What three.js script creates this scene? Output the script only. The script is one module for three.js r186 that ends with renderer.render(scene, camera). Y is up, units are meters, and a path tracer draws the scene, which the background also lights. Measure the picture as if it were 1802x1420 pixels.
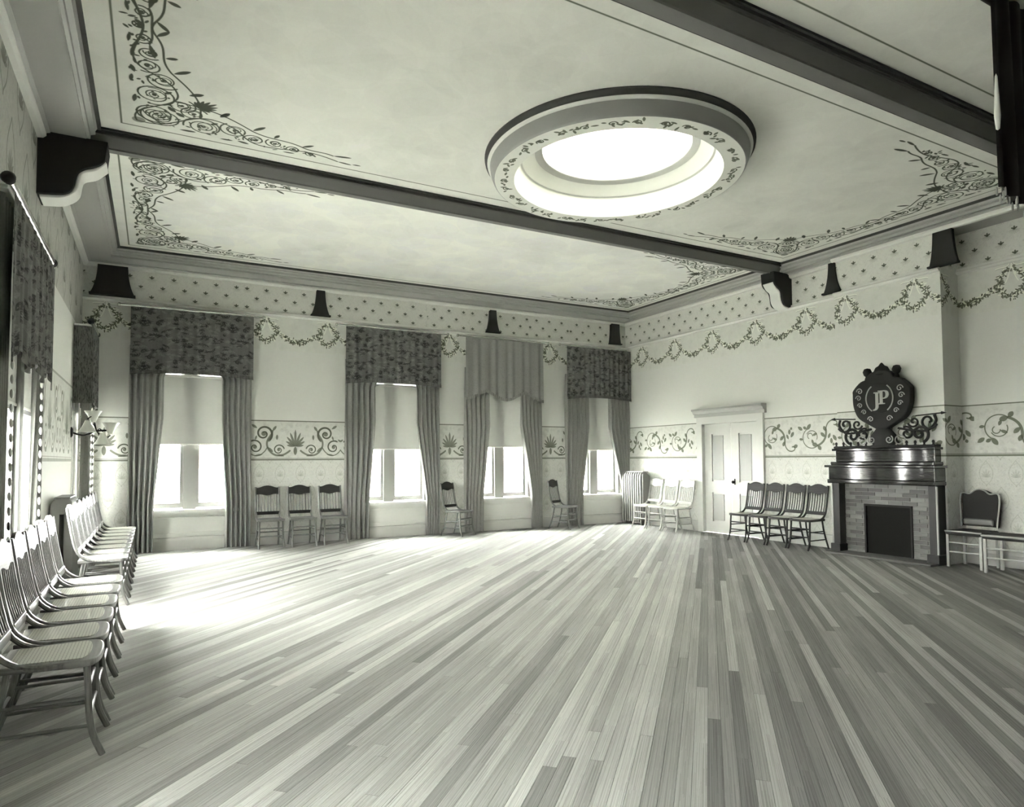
import * as THREE from 'three';
import { mergeGeometries, toCreasedNormals } from 'three/addons/utils/BufferGeometryUtils.js';
import { RoundedBoxGeometry } from 'three/addons/geometries/RoundedBoxGeometry.js';
import { ParametricGeometry } from 'three/addons/geometries/ParametricGeometry.js';
import { TextGeometry } from 'three/addons/geometries/TextGeometry.js';
import { FontLoader } from 'three/addons/loaders/FontLoader.js';

// ------------------------------------------------------------------ camera, sky, exposure
const W = 1802, H = 1420, F = 1161;
const scene = new THREE.Scene();
const camera = new THREE.PerspectiveCamera(2 * Math.atan(H / 2 / F) * 180 / Math.PI, W / H, 0.05, 200);
camera.position.set(0, 1.45, 0);
camera.rotation.set(0.04188, -0.49658, -0.00575, 'YXZ');
camera.setViewOffset(W, H, 0, -49.7, W, H);
scene.add(camera);
const renderer = new THREE.WebGLRenderer({ antialias: true });
renderer.toneMapping = THREE.LinearToneMapping;
renderer.toneMappingExposure = 13.4;
renderer.shadowMap.enabled = true;
scene.background = new THREE.Color().setRGB(9.1, 9.15, 8.65);   // even bright overcast sky, seen through the windows and the skylight

// ------------------------------------------------------------------ helpers
let seed = 12345;
const rnd = () => { seed = (seed * 1664525 + 1013904223) >>> 0; return seed / 4294967296; };
const used = {};
function numbered(n) { if (!(n in used)) { used[n] = 0; return n; } used[n]++; return n + '_' + String(used[n]).padStart(3, '0'); }
const tone = (v) => new THREE.Color().setRGB(v * 0.99, v, v * 0.94);
const V = (x, y, z) => new THREE.Vector3(x, y, z);
function shadow(m) { m.castShadow = m.receiveShadow = true; return m; }
function part(name, geo, mat, parent, label) {
  const m = shadow(new THREE.Mesh(geo, mat)); m.name = name; parent.add(m);
  if (label) m.userData.label = label;
  return m;
}
function thing(name, label, category, p = [0, 0, 0], turn = 0, group) {
  const o = new THREE.Group(); o.name = numbered(name); scene.add(o);
  o.position.set(...p); o.rotation.y = turn; o.userData = { label, category };
  if (group) o.userData.group = group;
  return o;
}
function structure(name) { const o = new THREE.Group(); o.name = name; o.userData.kind = 'structure'; scene.add(o); return o; }
function structMesh(name, geo, mat) { const m = shadow(new THREE.Mesh(geo, mat)); m.name = name; m.userData.kind = 'structure'; scene.add(m); return m; }
function dup(root, p, turn, label, group) {
  const r = root.clone(); r.name = numbered(root.name.replace(/_\d{3}$/, '')); scene.add(r);
  r.position.set(...p); r.rotation.y = turn; r.userData = { ...root.userData, label };
  if (group) r.userData.group = group;
  return r;
}
// box given by its extremes, uv in metres (walls: u along the wall, v = height)
function box(x0, x1, y0, y1, z0, z1, du = 0) {
  const g = new THREE.BoxGeometry(x1 - x0, y1 - y0, z1 - z0); g.translate((x0 + x1) / 2, (y0 + y1) / 2, (z0 + z1) / 2);
  const p = g.attributes.position, n = g.attributes.normal, uv = g.attributes.uv;
  for (let i = 0; i < p.count; i++) {
    const ax = Math.abs(n.getX(i)) > 0.5, ay = Math.abs(n.getY(i)) > 0.5;
    uv.setXY(i, (ax ? p.getZ(i) : p.getX(i)) + du, ay ? p.getZ(i) : p.getY(i));
  }
  return g;
}
const rbox = (w, h, d, r = 0.006, x = 0, y = 0, z = 0) => new RoundedBoxGeometry(w, h, d, 2, r).translate(x, y, z);
const merge = (a) => mergeGeometries(a.map((g) => { const h = g.index ? g.toNonIndexed() : g; for (const k of Object.keys(h.attributes)) if (!['position', 'normal', 'uv'].includes(k)) h.deleteAttribute(k); return h; }));
function tube(pts, r, seg = 16, rad = 7, closed = false) {
  return new THREE.TubeGeometry(new THREE.CatmullRomCurve3(pts.map((p) => V(...p)), closed), seg, r, rad, closed);
}
// swept bar of flat section: width a (local x) by thickness b
function bar(pts, a, b, seg = 14) {
  const s = new THREE.Shape(); const c = Math.min(a, b) * 0.3;
  s.moveTo(-a / 2 + c, -b / 2); s.lineTo(a / 2 - c, -b / 2); s.lineTo(a / 2, -b / 2 + c); s.lineTo(a / 2, b / 2 - c); s.lineTo(a / 2 - c, b / 2); s.lineTo(-a / 2 + c, b / 2); s.lineTo(-a / 2, b / 2 - c); s.lineTo(-a / 2, -b / 2 + c);
  return new THREE.ExtrudeGeometry(s, { steps: seg, extrudePath: new THREE.CatmullRomCurve3(pts.map((p) => V(...p))), bevelEnabled: false });
}
function lathe(pts, seg = 24) { return new THREE.LatheGeometry(pts.map((p) => new THREE.Vector2(...p)), seg); }
function shapeOf(pts) { const s = new THREE.Shape(); pts.forEach((p, i) => (i ? s.lineTo(...p) : s.moveTo(...p))); return s; }
// a moulding profile (out from the wall, height) swept straight along a wall
function moulding(profile, len) { return new THREE.ExtrudeGeometry(shapeOf(profile), { depth: len, bevelEnabled: false }); }

// ------------------------------------------------------------------ textures
function canvas(w, h) { const c = document.createElement('canvas'); c.width = w; c.height = h; return c; }
function tex(c, rx = 1, ry = 1, srgb = true) {
  const t = new THREE.CanvasTexture(c); if (srgb) t.colorSpace = THREE.SRGBColorSpace;
  t.wrapS = t.wrapT = THREE.RepeatWrapping; t.repeat.set(rx, ry); t.anisotropy = 8; return t;
}
const css = (g) => `rgb(${Math.round(g * 0.995)},${Math.round(g)},${Math.round(g * 0.965)})`;
function mottle(x, w, h, n, a, lo, hi, rmin, rmax) {
  for (let i = 0; i < n; i++) {
    x.fillStyle = rnd() < 0.5 ? `rgba(${lo},${lo},${lo},${a})` : `rgba(${hi},${hi},${hi},${a})`;
    x.beginPath(); x.ellipse(rnd() * w, rnd() * h, rmin + rnd() * (rmax - rmin), rmin + rnd() * (rmax - rmin), rnd() * 3, 0, 7); x.fill();
  }
}
// wood grain, light so that material colours tint it
function woodCanvas(w = 1024, h = 256, strength = 0.16) {
  const c = canvas(w, h), x = c.getContext('2d'); x.fillStyle = 'rgb(235,235,235)'; x.fillRect(0, 0, w, h);
  for (let i = 0; i < 520; i++) {
    const y = rnd() * h, g = 120 + rnd() * 110; x.strokeStyle = `rgba(${g},${g},${g},${strength + rnd() * strength})`; x.lineWidth = 0.5 + rnd() * 2.2;
    const x0 = rnd() * w - 200, L = 150 + rnd() * 700, b = (rnd() - 0.5) * 8; x.beginPath(); x.moveTo(x0, y); x.bezierCurveTo(x0 + L / 3, y + b, x0 + 2 * L / 3, y - b, x0 + L, y); x.stroke();
  }
  return c;
}
const woodC = woodCanvas();
const woodMap = tex(woodC);
function std(v, rough = 0.7, o = {}) { return new THREE.MeshStandardMaterial({ color: tone(v), roughness: rough, ...o }); }
function phys(v, rough = 0.4, o = {}) { return new THREE.MeshPhysicalMaterial({ color: tone(v), roughness: rough, ...o }); }
function plasterBump() {
  const n = 256, d = new Uint8Array(n * n * 4); for (let i = 0; i < n * n; i++) { const g = 110 + rnd() * 60; d.set([g, g, g, 255], i * 4); }
  const t = new THREE.DataTexture(d, n, n); t.wrapS = t.wrapT = THREE.RepeatWrapping; t.magFilter = THREE.LinearFilter; t.minFilter = THREE.LinearMipmapLinearFilter; t.generateMipmaps = true; t.repeat.set(3, 3); t.needsUpdate = true; return t;
}
const grain = plasterBump();

// spiral stroke used by all the stencilled ornament
function spiral(x, cx, cy, r, turns, a0, dir = 1, lw = 1, taper = true) {
  const n = 60; x.lineCap = 'round';
  for (let i = 0; i < n; i++) {
    const t0 = i / n, t1 = (i + 1) / n, f = (t) => { const a = a0 + dir * t * turns * Math.PI * 2, q = r * (1 - 0.86 * t); return [cx + Math.cos(a) * q, cy + Math.sin(a) * q]; };
    x.lineWidth = taper ? lw * (1 - 0.5 * t0) : lw; x.beginPath(); x.moveTo(...f(t0)); x.lineTo(...f(t1)); x.stroke();
  }
  x.beginPath(); x.arc(cx, cy, lw * 1.1, 0, 7); x.fill();
}
function leaf(x, px, py, a, L, w) {
  x.save(); x.translate(px, py); x.rotate(a); x.beginPath(); x.moveTo(0, 0); x.bezierCurveTo(L * 0.3, -w, L * 0.8, -w, L, 0); x.bezierCurveTo(L * 0.8, w, L * 0.3, w, 0, 0); x.fill(); x.restore();
}
function cornerStencil(x, S) {   // drawn from the corner (0,0) along +x and +y, S pixels per metre
  x.save(); x.scale(S, S); x.strokeStyle = x.fillStyle = 'rgba(58,62,50,0.95)'; const lw = 0.018;
  for (const m of [0, 1]) {
    x.save(); if (m) { x.transform(0, 1, 1, 0, 0, 0); }
    // the main scrolls along one arm
    const sp = [[0.36, 0.3, 0.23, 2.2, 2.4, 1], [0.8, 0.28, 0.22, 2.4, 3.4, -1], [0.68, 0.55, 0.16, 1.8, 0.5, 1], [1.14, 0.36, 0.17, 2, 2.2, 1], [1.38, 0.22, 0.13, 1.8, 3.6, -1], [1.62, 0.24, 0.11, 1.7, 2.4, 1], [1.86, 0.18, 0.085, 1.6, 3.4, -1], [2.08, 0.15, 0.06, 1.4, 2.4, 1]];
    for (const [cx, cy, r, t, a, d] of sp) { spiral(x, cx, cy, r, t, a, d, lw * (0.7 + r * 2)); spiral(x, cx + 0.02, cy + 0.01, r * 0.62, 1.2, a + 2.4, -d, lw * 0.7); }
    x.lineWidth = lw * 1.1; x.beginPath(); x.moveTo(0.1, 0.1); x.bezierCurveTo(0.5, -0.02, 0.6, 0.6, 0.96, 0.5); x.bezierCurveTo(1.3, 0.42, 1.2, 0.05, 1.6, 0.1); x.bezierCurveTo(1.9, 0.14, 2.0, 0.28, 2.45, 0.1); x.stroke();
    x.beginPath(); x.moveTo(0.5, 0.75); x.bezierCurveTo(0.9, 0.78, 1.1, 0.62, 1.34, 0.44); x.bezierCurveTo(1.6, 0.3, 1.7, 0.42, 1.95, 0.3); x.bezierCurveTo(2.1, 0.22, 2.2, 0.3, 2.36, 0.24); x.stroke();
    for (const [px, py, a, L, w] of [[1.34, 0.46, 0.9, 0.2, 0.035], [0.96, 0.62, 1.0, 0.17, 0.04], [1.95, 0.3, 0.7, 0.17, 0.03], [2.36, 0.24, 0.2, 0.24, 0.03], [2.45, 0.1, -0.1, 0.2, 0.022], [1.6, 0.38, 1.2, 0.12, 0.03], [1.2, 0.1, -0.2, 0.14, 0.03], [0.55, 0.08, 0.1, 0.18, 0.03], [1.0, 0.06, 0.1, 0.15, 0.025], [1.75, 0.06, 0.1, 0.15, 0.02], [0.5, 0.5, 2.3, 0.12, 0.04], [0.95, 0.45, -2.4, 0.1, 0.03], [2.65, 0.1, 0.1, 0.12, 0.02]]) leaf(x, px, py, a, L, w);
    for (let i = 0; i < 46; i++) { const u = 0.15 + rnd() * 2.1, v = 0.06 + rnd() * Math.max(0.06, 0.55 - u * 0.2); leaf(x, u, v, rnd() * 6.3, 0.03 + rnd() * 0.05, 0.012 + rnd() * 0.01); }
    x.restore();
  }
  // plume on the diagonal
  for (let i = 0; i < 9; i++) leaf(x, 0.72, 0.72, 0.78 + (i - 4) * 0.27, 0.26 - Math.abs(i - 4) * 0.03, 0.028);
  x.fillStyle = 'rgba(58,62,50,0.5)'; x.beginPath(); x.arc(0.12, 0.12, 0.07, 0, 7); x.fill();
  x.restore();
}
function ceilingCanvas(wm, hm, base, inset) {
  const S = 200, c = canvas(Math.round(wm * S), Math.round(hm * S)), x = c.getContext('2d'), w = c.width, h = c.height;
  x.fillStyle = css(base); x.fillRect(0, 0, w, h); mottle(x, w, h, 900, 0.016, 90, 255, 10, 90);
  x.strokeStyle = 'rgba(70,74,60,0.85)'; x.lineWidth = 3; x.strokeRect(inset * S, inset * S, w - 2 * inset * S, h - 2 * inset * S);
  const o = inset * S + 10;
  for (const [a, b, fx, fy] of [[o, o, 1, 1], [w - o, o, -1, 1], [o, h - o, 1, -1], [w - o, h - o, -1, -1]]) { x.save(); x.translate(a, b); x.scale(fx, fy); x.scale(0.82, 0.82); cornerStencil(x, S); x.restore(); }
  return c;
}
function sprigCanvas() {   // diaper of small sprigs on the frieze, 0.32 m square
  const c = canvas(256, 256), x = c.getContext('2d'); x.fillStyle = css(224); x.fillRect(0, 0, 256, 256); mottle(x, 256, 256, 160, 0.05, 100, 255, 2, 14);
  for (const [u, v] of [[64, 64], [192, 192]]) {
    x.fillStyle = x.strokeStyle = 'rgba(70,74,60,0.78)';
    for (const a of [-0.5, -Math.PI / 2, Math.PI + 0.5]) leaf(x, u, v, a, 34, 11);
    x.beginPath(); x.arc(u, v, 12, 0, 7); x.fill();
    x.strokeStyle = 'rgba(96,100,84,0.34)'; x.lineWidth = 4; for (let k = 0; k < 9; k++) { const q = Math.PI / 2 + (k - 4) * 0.3; x.beginPath(); x.moveTo(u + Math.cos(q) * 14, v + Math.sin(q) * 12); x.lineTo(u + Math.cos(q) * 58, v + Math.sin(q) * 52); x.stroke(); }
  }
  return c;
}
function swagCanvas() {   // 1.06 m wide, 0.63 m high; wreath in the middle of the tile, swag between
  const S = 800, c = canvas(848, 504), x = c.getContext('2d'), w = 848, h = 504;
  x.fillStyle = css(222); x.fillRect(0, 0, w, h); mottle(x, w, h, 200, 0.02, 90, 255, 10, 50);
  const bud = (px, py, r) => { for (let k = 0; k < 5; k++) { const g = rnd() < 0.25 ? 246 : 66 + rnd() * 60; x.fillStyle = `rgba(${g},${g + 3},${g - 12},0.9)`; leaf(x, px + (rnd() - 0.5) * r, py + (rnd() - 0.5) * r, rnd() * 6.3, r * (0.7 + rnd() * 0.6), r * 0.26); } };
  const cx = w / 2, cy = 238;
  for (let i = 0; i < 44; i++) { const a = i / 44 * 6.283; bud(cx + Math.cos(a) * 122, cy + Math.sin(a) * 140, 36); }
  for (const s of [-1, 1]) for (let i = 0; i <= 26; i++) { const t = i / 26, px = cx + s * (128 + t * (w / 2 - 128)), py = 236 + Math.sin(t * Math.PI / 2) * 135; bud(px, py, 24 + 20 * t); }
  // ribbon hung from the rail
  x.lineCap = 'round';
  for (const s of [-1, 1]) { x.strokeStyle = 'rgba(250,252,240,0.95)'; x.lineWidth = 9; x.beginPath(); x.moveTo(cx, 8); x.bezierCurveTo(cx + s * 40, 100, cx + s * 90, 40, cx + s * 150, 70); x.stroke(); x.beginPath(); x.moveTo(cx, 60); x.bezierCurveTo(cx + s * 30, 140, cx + s * 20, 160, cx + s * 60, 230); x.stroke(); x.strokeStyle = 'rgba(110,114,98,0.6)'; x.lineWidth = 3; x.beginPath(); x.moveTo(cx, 14); x.bezierCurveTo(cx + s * 40, 108, cx + s * 90, 48, cx + s * 150, 78); x.stroke(); }
  x.strokeStyle = 'rgba(250,252,240,0.95)'; x.lineWidth = 8; x.beginPath(); x.moveTo(cx, 0); x.lineTo(cx, 90); x.stroke();
  return c;
}
function dadoCanvas(base, ink, alpha) {   // scroll band 1.6 m wide, 0.7 m high
  const c = canvas(1024, 448), x = c.getContext('2d'), w = 1024, h = 448;
  x.fillStyle = css(base); x.fillRect(0, 0, w, h); mottle(x, w, h, 500, 0.05, 90, 255, 3, 26);
  const col = `rgba(${ink},${ink + 4},${ink - 10},${alpha})`; x.fillStyle = x.strokeStyle = col;
  x.fillRect(0, 0, w, 12); x.fillRect(0, h - 16, w, 16); x.fillRect(0, h - 26, w, 4);
  for (let i = 0; i < 9; i++) { const a = -Math.PI / 2 + (i - 4) * 0.36; leaf(x, w / 2, 290, a, 190 - Math.abs(i - 4) * 24, 17); }
  leaf(x, w / 2, 290, Math.PI / 2, 100, 26);
  for (const s of [-1, 1]) {
    x.save(); x.translate(w / 2, 0); x.scale(s, 1);
    spiral(x, 340, 150, 95, 1.5, 2.2, 1, 24); spiral(x, 430, 300, 78, 1.3, -1, -1, 18); spiral(x, 180, 330, 60, 1.5, 3.4, 1, 14);
    x.lineWidth = 20; x.beginPath(); x.moveTo(60, 340); x.bezierCurveTo(160, 430, 260, 400, 300, 300); x.bezierCurveTo(330, 210, 250, 180, 248, 120); x.stroke();
    x.lineWidth = 12; x.beginPath(); x.moveTo(300, 300); x.bezierCurveTo(360, 420, 460, 420, 512, 330); x.stroke();
    for (const [px, py, a, L, ww] of [[300, 300, 2.4, 80, 18], [248, 120, -2.2, 70, 18], [410, 90, -0.6, 70, 18], [350, 380, 0.2, 90, 14], [120, 400, -0.2, 80, 14], [480, 210, 0.6, 50, 14], [200, 220, -1.6, 60, 16], [430, 220, -1.9, 50, 14]]) leaf(x, px, py, a, L, ww);
    x.restore();
  }
  return c;
}
function rinceauCanvas() {   // running acanthus scroll 1.6 m wide, 0.7 m high
  const c = canvas(1024, 448), x = c.getContext('2d'), w = 1024, h = 448; x.fillStyle = css(210); x.fillRect(0, 0, w, h); mottle(x, w, h, 500, 0.05, 90, 255, 3, 26);
  x.fillStyle = x.strokeStyle = 'rgba(84,88,72,0.75)'; x.fillRect(0, 0, w, 10); x.fillRect(0, h - 16, w, 16); x.fillRect(0, h - 26, w, 4); x.lineCap = 'round';
  for (const m of [0, 1]) {
    x.save(); x.translate(m * 512, 0); if (m) { x.translate(0, 448); x.scale(1, -1); }
    x.lineWidth = 10; x.beginPath(); x.arc(190, 205, 108, 2.2, 5.4); x.stroke();
    x.lineWidth = 22; x.beginPath(); x.moveTo(262, 124); x.bezierCurveTo(330, 150, 370, 200, 360, 290); x.stroke();
    x.lineWidth = 13; x.beginPath(); x.moveTo(360, 290); x.bezierCurveTo(370, 370, 430, 400, 480, 370); x.bezierCurveTo(505, 345, 480, 320, 455, 335); x.stroke();
    x.lineWidth = 9; x.beginPath(); x.arc(190, 215, 66, -0.4, 2.6); x.stroke(); x.beginPath(); x.arc(170, 225, 30, 0, 4.2); x.stroke();
    for (const [px, py, a, L, ww] of [[262, 124, 2.9, 70, 20], [262, 124, -0.9, 60, 18], [350, 210, 2.4, 70, 16], [360, 270, 2.0, 60, 16], [130, 290, 0.9, 80, 18], [130, 300, 2.6, 50, 14], [82, 190, 3.0, 46, 12], [420, 200, -1.5, 60, 14], [440, 230, -1.0, 70, 16], [410, 250, -2.0, 60, 12], [440, 150, -1.2, 34, 12], [470, 340, -0.4, 60, 18], [200, 230, 0.4, 60, 12], [190, 190, -1.2, 50, 12], [20, 330, -0.6, 70, 16]]) leaf(x, px, py, a, L, ww * 1.5);
    x.restore();
  }
  return c;
}
function damaskCanvas(base, lo, alpha, dots) {   // ogee figure, 0.7 x 1.4 m
  const c = canvas(384, 768), x = c.getContext('2d'); x.fillStyle = css(base); x.fillRect(0, 0, 384, 768); mottle(x, 384, 768, 700, 0.05, 60, 255, 2, 14);
  x.fillStyle = x.strokeStyle = `rgba(${lo},${lo + 3},${lo - 8},${alpha})`;
  for (const [u, v] of [[192, 192], [0, 576], [384, 576]]) {
    x.lineWidth = 12; for (const s of [-1, 1]) { x.beginPath(); x.moveTo(u, v - 190); x.bezierCurveTo(u + s * 40, v - 110, u + s * 130, v - 60, u + s * 70, v + 90); x.bezierCurveTo(u + s * 40, v + 150, u, v + 150, u, v + 190); x.stroke(); }
    for (let i = 0; i < 7; i++) leaf(x, u, v + 60, -Math.PI / 2 + (i - 3) * 0.4, 120 - Math.abs(i - 3) * 16, 14);
  }
  if (dots) for (let i = 0; i < 500; i++) { x.beginPath(); x.arc(rnd() * 384, rnd() * 768, 1 + rnd() * 3, 0, 7); x.fill(); }
  return c;
}
function clothCanvas(figured) {
  const c = canvas(512, 512), x = c.getContext('2d'); x.fillStyle = 'rgb(200,200,200)'; x.fillRect(0, 0, 512, 512);
  mottle(x, 512, 512, 2600, 0.12, 60, 250, 1, 4);
  if (figured) for (let k = 0; k < 260; k++) { const g = rnd() < 0.55 ? 60 : 250; x.fillStyle = `rgba(${g},${g},${g},0.5)`; const u = rnd() * 512, v = rnd() * 512, a = rnd() * 6.3; for (let i = 0; i < 4; i++) leaf(x, u, v, a + i * 0.7, 18 + rnd() * 16, 4 + rnd() * 3); }
  return c;
}
function rimCanvas() {   // small sprays stencilled round the underside of the skylight ring
  const c = canvas(2048, 64), x = c.getContext('2d'); x.fillStyle = css(226); x.fillRect(0, 0, 2048, 64); x.fillStyle = x.strokeStyle = 'rgba(80,84,68,0.9)';
  for (let k = 0; k < 16; k++) { const u = k * 128 + 64; for (let i = 0; i < 9; i++) leaf(x, u + (i - 4) * 11, 32 + (rnd() - 0.5) * 16, rnd() * 6.3, 14 + rnd() * 10, 5); spiral(x, u - 30, 32, 12, 1.3, 0, 1, 4); spiral(x, u + 30, 32, 12, 1.3, 3.1, -1, 4); }
  return c;
}
function caneCanvas() {
  const c = canvas(128, 128), x = c.getContext('2d'); x.fillStyle = 'rgb(235,235,228)'; x.fillRect(0, 0, 128, 128); x.strokeStyle = 'rgba(90,90,80,0.5)'; x.lineWidth = 3;
  for (let i = 0; i <= 128; i += 16) { x.beginPath(); x.moveTo(i, 0); x.lineTo(i, 128); x.moveTo(0, i); x.lineTo(128, i); x.stroke(); }
  return c;
}

const swagMap = tex(swagCanvas(), 1 / 1.06, 1 / 0.63);
const paper = (v, map) => new THREE.MeshStandardMaterial({ color: new THREE.Color().setScalar(v), roughness: 0.9, map });   // the tint is in the print itself
const M = {
  ceilMid: paper(1, tex(ceilingCanvas(9.83, 3.9, 220, 0.2))),
  ceilBack: paper(1, tex(ceilingCanvas(9.83, 3.76, 232, 0.14))),
  upper: std(0.69, 0.9, { bumpMap: grain, bumpScale: 0.0015 }),
  swag: paper(0.93, swagMap),
  frieze: paper(0.95, tex(sprigCanvas(), 1 / 0.32, 1 / 0.32)),
  dado: paper(0.95, tex(dadoCanvas(210, 84, 0.7), 1 / 1.6, 1 / 0.704)),
  rinceau: paper(0.95, tex(rinceauCanvas(), 1 / 1.6, 1 / 0.704)),
  lower: paper(1.0, tex(damaskCanvas(205, 120, 0.2, true), 1 / 0.35, 1 / 0.7)),
  damask: paper(0.95, tex(damaskCanvas(186, 100, 0.5, false), 1 / 0.7, 1 / 1.4)),
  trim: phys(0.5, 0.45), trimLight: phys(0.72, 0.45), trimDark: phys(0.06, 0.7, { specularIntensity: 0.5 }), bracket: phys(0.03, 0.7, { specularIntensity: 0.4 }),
  beam: phys(0.38, 0.5), beamWood: phys(0.14, 0.6), ring: phys(0.29, 0.5), white: phys(0.82, 0.6), frame: phys(0.22, 0.5), apron: phys(0.62, 0.5),
  glass: new THREE.MeshPhysicalMaterial({ color: 0xffffff, roughness: 0, transmission: 1, thickness: 0, ior: 1.45 }),
  milkGlass: new THREE.MeshPhysicalMaterial({ color: new THREE.Color().setRGB(0.36, 0.36, 0.335), roughness: 0, transmission: 1, thickness: 0, ior: 1.45 }),
  blind: phys(0.42, 1, { transmission: 0.16, thickness: 0, side: THREE.DoubleSide }),
  drape: std(0.46, 0.95, { map: tex(clothCanvas(false), 2, 2), side: THREE.DoubleSide }),
  valance: std(0.22, 0.95, { map: tex(clothCanvas(true), 1.4, 1.4), side: THREE.DoubleSide }),
  valanceLight: std(0.45, 0.95, { map: tex(clothCanvas(false), 1.4, 1.4), side: THREE.DoubleSide }),
  brass: phys(0.7, 0.25, { metalness: 0.8 }),
  wood: phys(0.03, 0.5, { map: woodMap, specularIntensity: 0.5 }),
  woodMid: phys(0.2, 0.35, { map: woodMap, clearcoat: 0.3, clearcoatRoughness: 0.2 }),
  woodGlare: phys(0.62, 0.45, { map: woodMap }),  // pale from window glare put into the colour
  cane: phys(0.74, 0.35, { map: tex(caneCanvas(), 8, 8), clearcoat: 0.3 }),
  leather: phys(0.02, 0.6, { specularIntensity: 0.4 }), darkWood: phys(0.025, 0.45, { specularIntensity: 0.6 }),
  polish: phys(0.025, 0.05, { clearcoat: 0.3, clearcoatRoughness: 0.04, ior: 1.5, map: woodMap }),
  brick: std(0.13, 0.8), brick2: std(0.095, 0.8), brick3: std(0.17, 0.8), mortar: std(0.2, 0.95),
  soot: phys(0.012, 1, { specularIntensity: 0.2 }), iron: phys(0.018, 0.6, { specularIntensity: 0.35 }), radiator: phys(0.2, 0.45), radiatorDark: phys(0.16, 0.5),
  opal: phys(0.85, 0.3, { transmission: 0.3, thickness: 0, side: THREE.DoubleSide }),
  gilt: phys(0.34, 0.4), subfloor: std(0.05, 1), doorPaint: phys(0.58, 0.4), doorDark: phys(0.4, 0.45),
};

// ------------------------------------------------------------------ ground outside, one storey below
structMesh('ground', new THREE.CylinderGeometry(120, 120, 0.5, 64).translate(4, -5.25, -5), std(0.34, 1));
// ------------------------------------------------------------------ setting
const XL = -1.02, XR = 9.6, XB = 9.42, XN = 9.85, ZB = -12.15, ZF = 1.2, YC = 4.75;
const BAY = [-6.66, -5.06];   // chimney breast along z
const bands = [[0, 1.456, 'lower', 'lower_wall'], [1.456, 2.16, 'dado', 'dado_band'], [2.16, 3.4, 'upper', 'upper_wall'], [3.4, 4.03, 'swag', 'swag_band'], [4.03, YC + 0.05, 'frieze', 'frieze']];
// a run of wall in horizontal bands, each with its own paper; v runs from the foot of each band
function wallRun(parent, axis, a0, a1, face, back, y0, y1, list = bands, du = 0, duDado = du) {
  for (const [b0, b1, m, n] of list) {
    const lo = Math.max(b0, y0), hi = Math.min(b1, y1); if (hi - lo < 0.005) continue;
    const g = axis === 'x' ? box(a0, a1, lo, hi, Math.min(face, back), Math.max(face, back)) : box(Math.min(face, back), Math.max(face, back), lo, hi, a0, a1);
    const uv = g.attributes.uv; for (let i = 0; i < uv.count; i++) uv.setXY(i, uv.getX(i) + (n === 'dado_band' ? duDado : du), uv.getY(i) - b0);
    part(n, g, M[m], parent);
  }
}
// back wall: four windows
const WIN = [{ c: 0.52, w: 1.5 }, { c: 3.94, w: 1.5 }, { c: 6.31, w: 1.4 }, { c: 8.71, w: 1.36 }];
const SILL = 0.66, HEAD = 2.93;
{
  const w = structure('wall_back'); let x = XL - 0.3;
  const piers = [];
  for (const { c, w: ww } of WIN) { piers.push([x, c - ww / 2]); x = c + ww / 2; }
  piers.push([x, 10.2]);
  // wreath centred on each pier where the photograph has it: tile centre at u = 0.53
  const wreath = [-0.7, 1.7, 5.17, 7.53, 9.7];
  piers.forEach(([a, b], i) => wallRun(w, 'x', a, b, ZB, ZB - 0.35, 0, 5, bands, 0.53 - wreath[i] + 1.06 * 10, 16.8 - [-0.7, 2.2, 5.17, 7.53, 9.7][i]));
  for (const { c, w: ww } of WIN) { wallRun(w, 'x', c - ww / 2, c + ww / 2, ZB, ZB - 0.35, HEAD, 5); part('lower_wall', box(c - ww / 2, c + ww / 2, 0, SILL, ZB - 0.35, ZB), M.apron, w, 'pale panelled apron under window'); }
}
// dado band on the first pier is centred on its palmette
// left wall: three windows, the first added out of view to light the floor
const LW = [{ c: -1.8, w: 1.4 }, { c: -7.2, w: 2.0 }, { c: -11.45, w: 0.9 }];
const leftBands = [[0, 1.456, 'upper', 'lower_wall'], [1.456, 2.5, 'dadoTall', 'dado_band'], [2.5, 3.45, 'upper', 'upper_wall'], [3.45, YC + 0.05, 'damask', 'damask_band']];
M.dadoTall = M.dado.clone(); M.dadoTall.map = tex(dadoCanvas(214, 110, 0.5), 1 / 1.6, 1 / 1.044);
{
  const w = structure('wall_left'); let z = ZF + 0.3;
  for (const { c, w: ww } of LW) { wallRun(w, 'z', c + ww / 2, z, XL, XL - 0.35, 0, 5, leftBands); z = c - ww / 2; wallRun(w, 'z', z, c + ww / 2, XL, XL - 0.35, 3.3, 5, leftBands); wallRun(w, 'z', z, c + ww / 2, XL, XL - 0.35, 0, SILL, leftBands); }
  wallRun(w, 'z', ZB, z, XL, XL - 0.35, 0, 5, leftBands);
}
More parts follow.
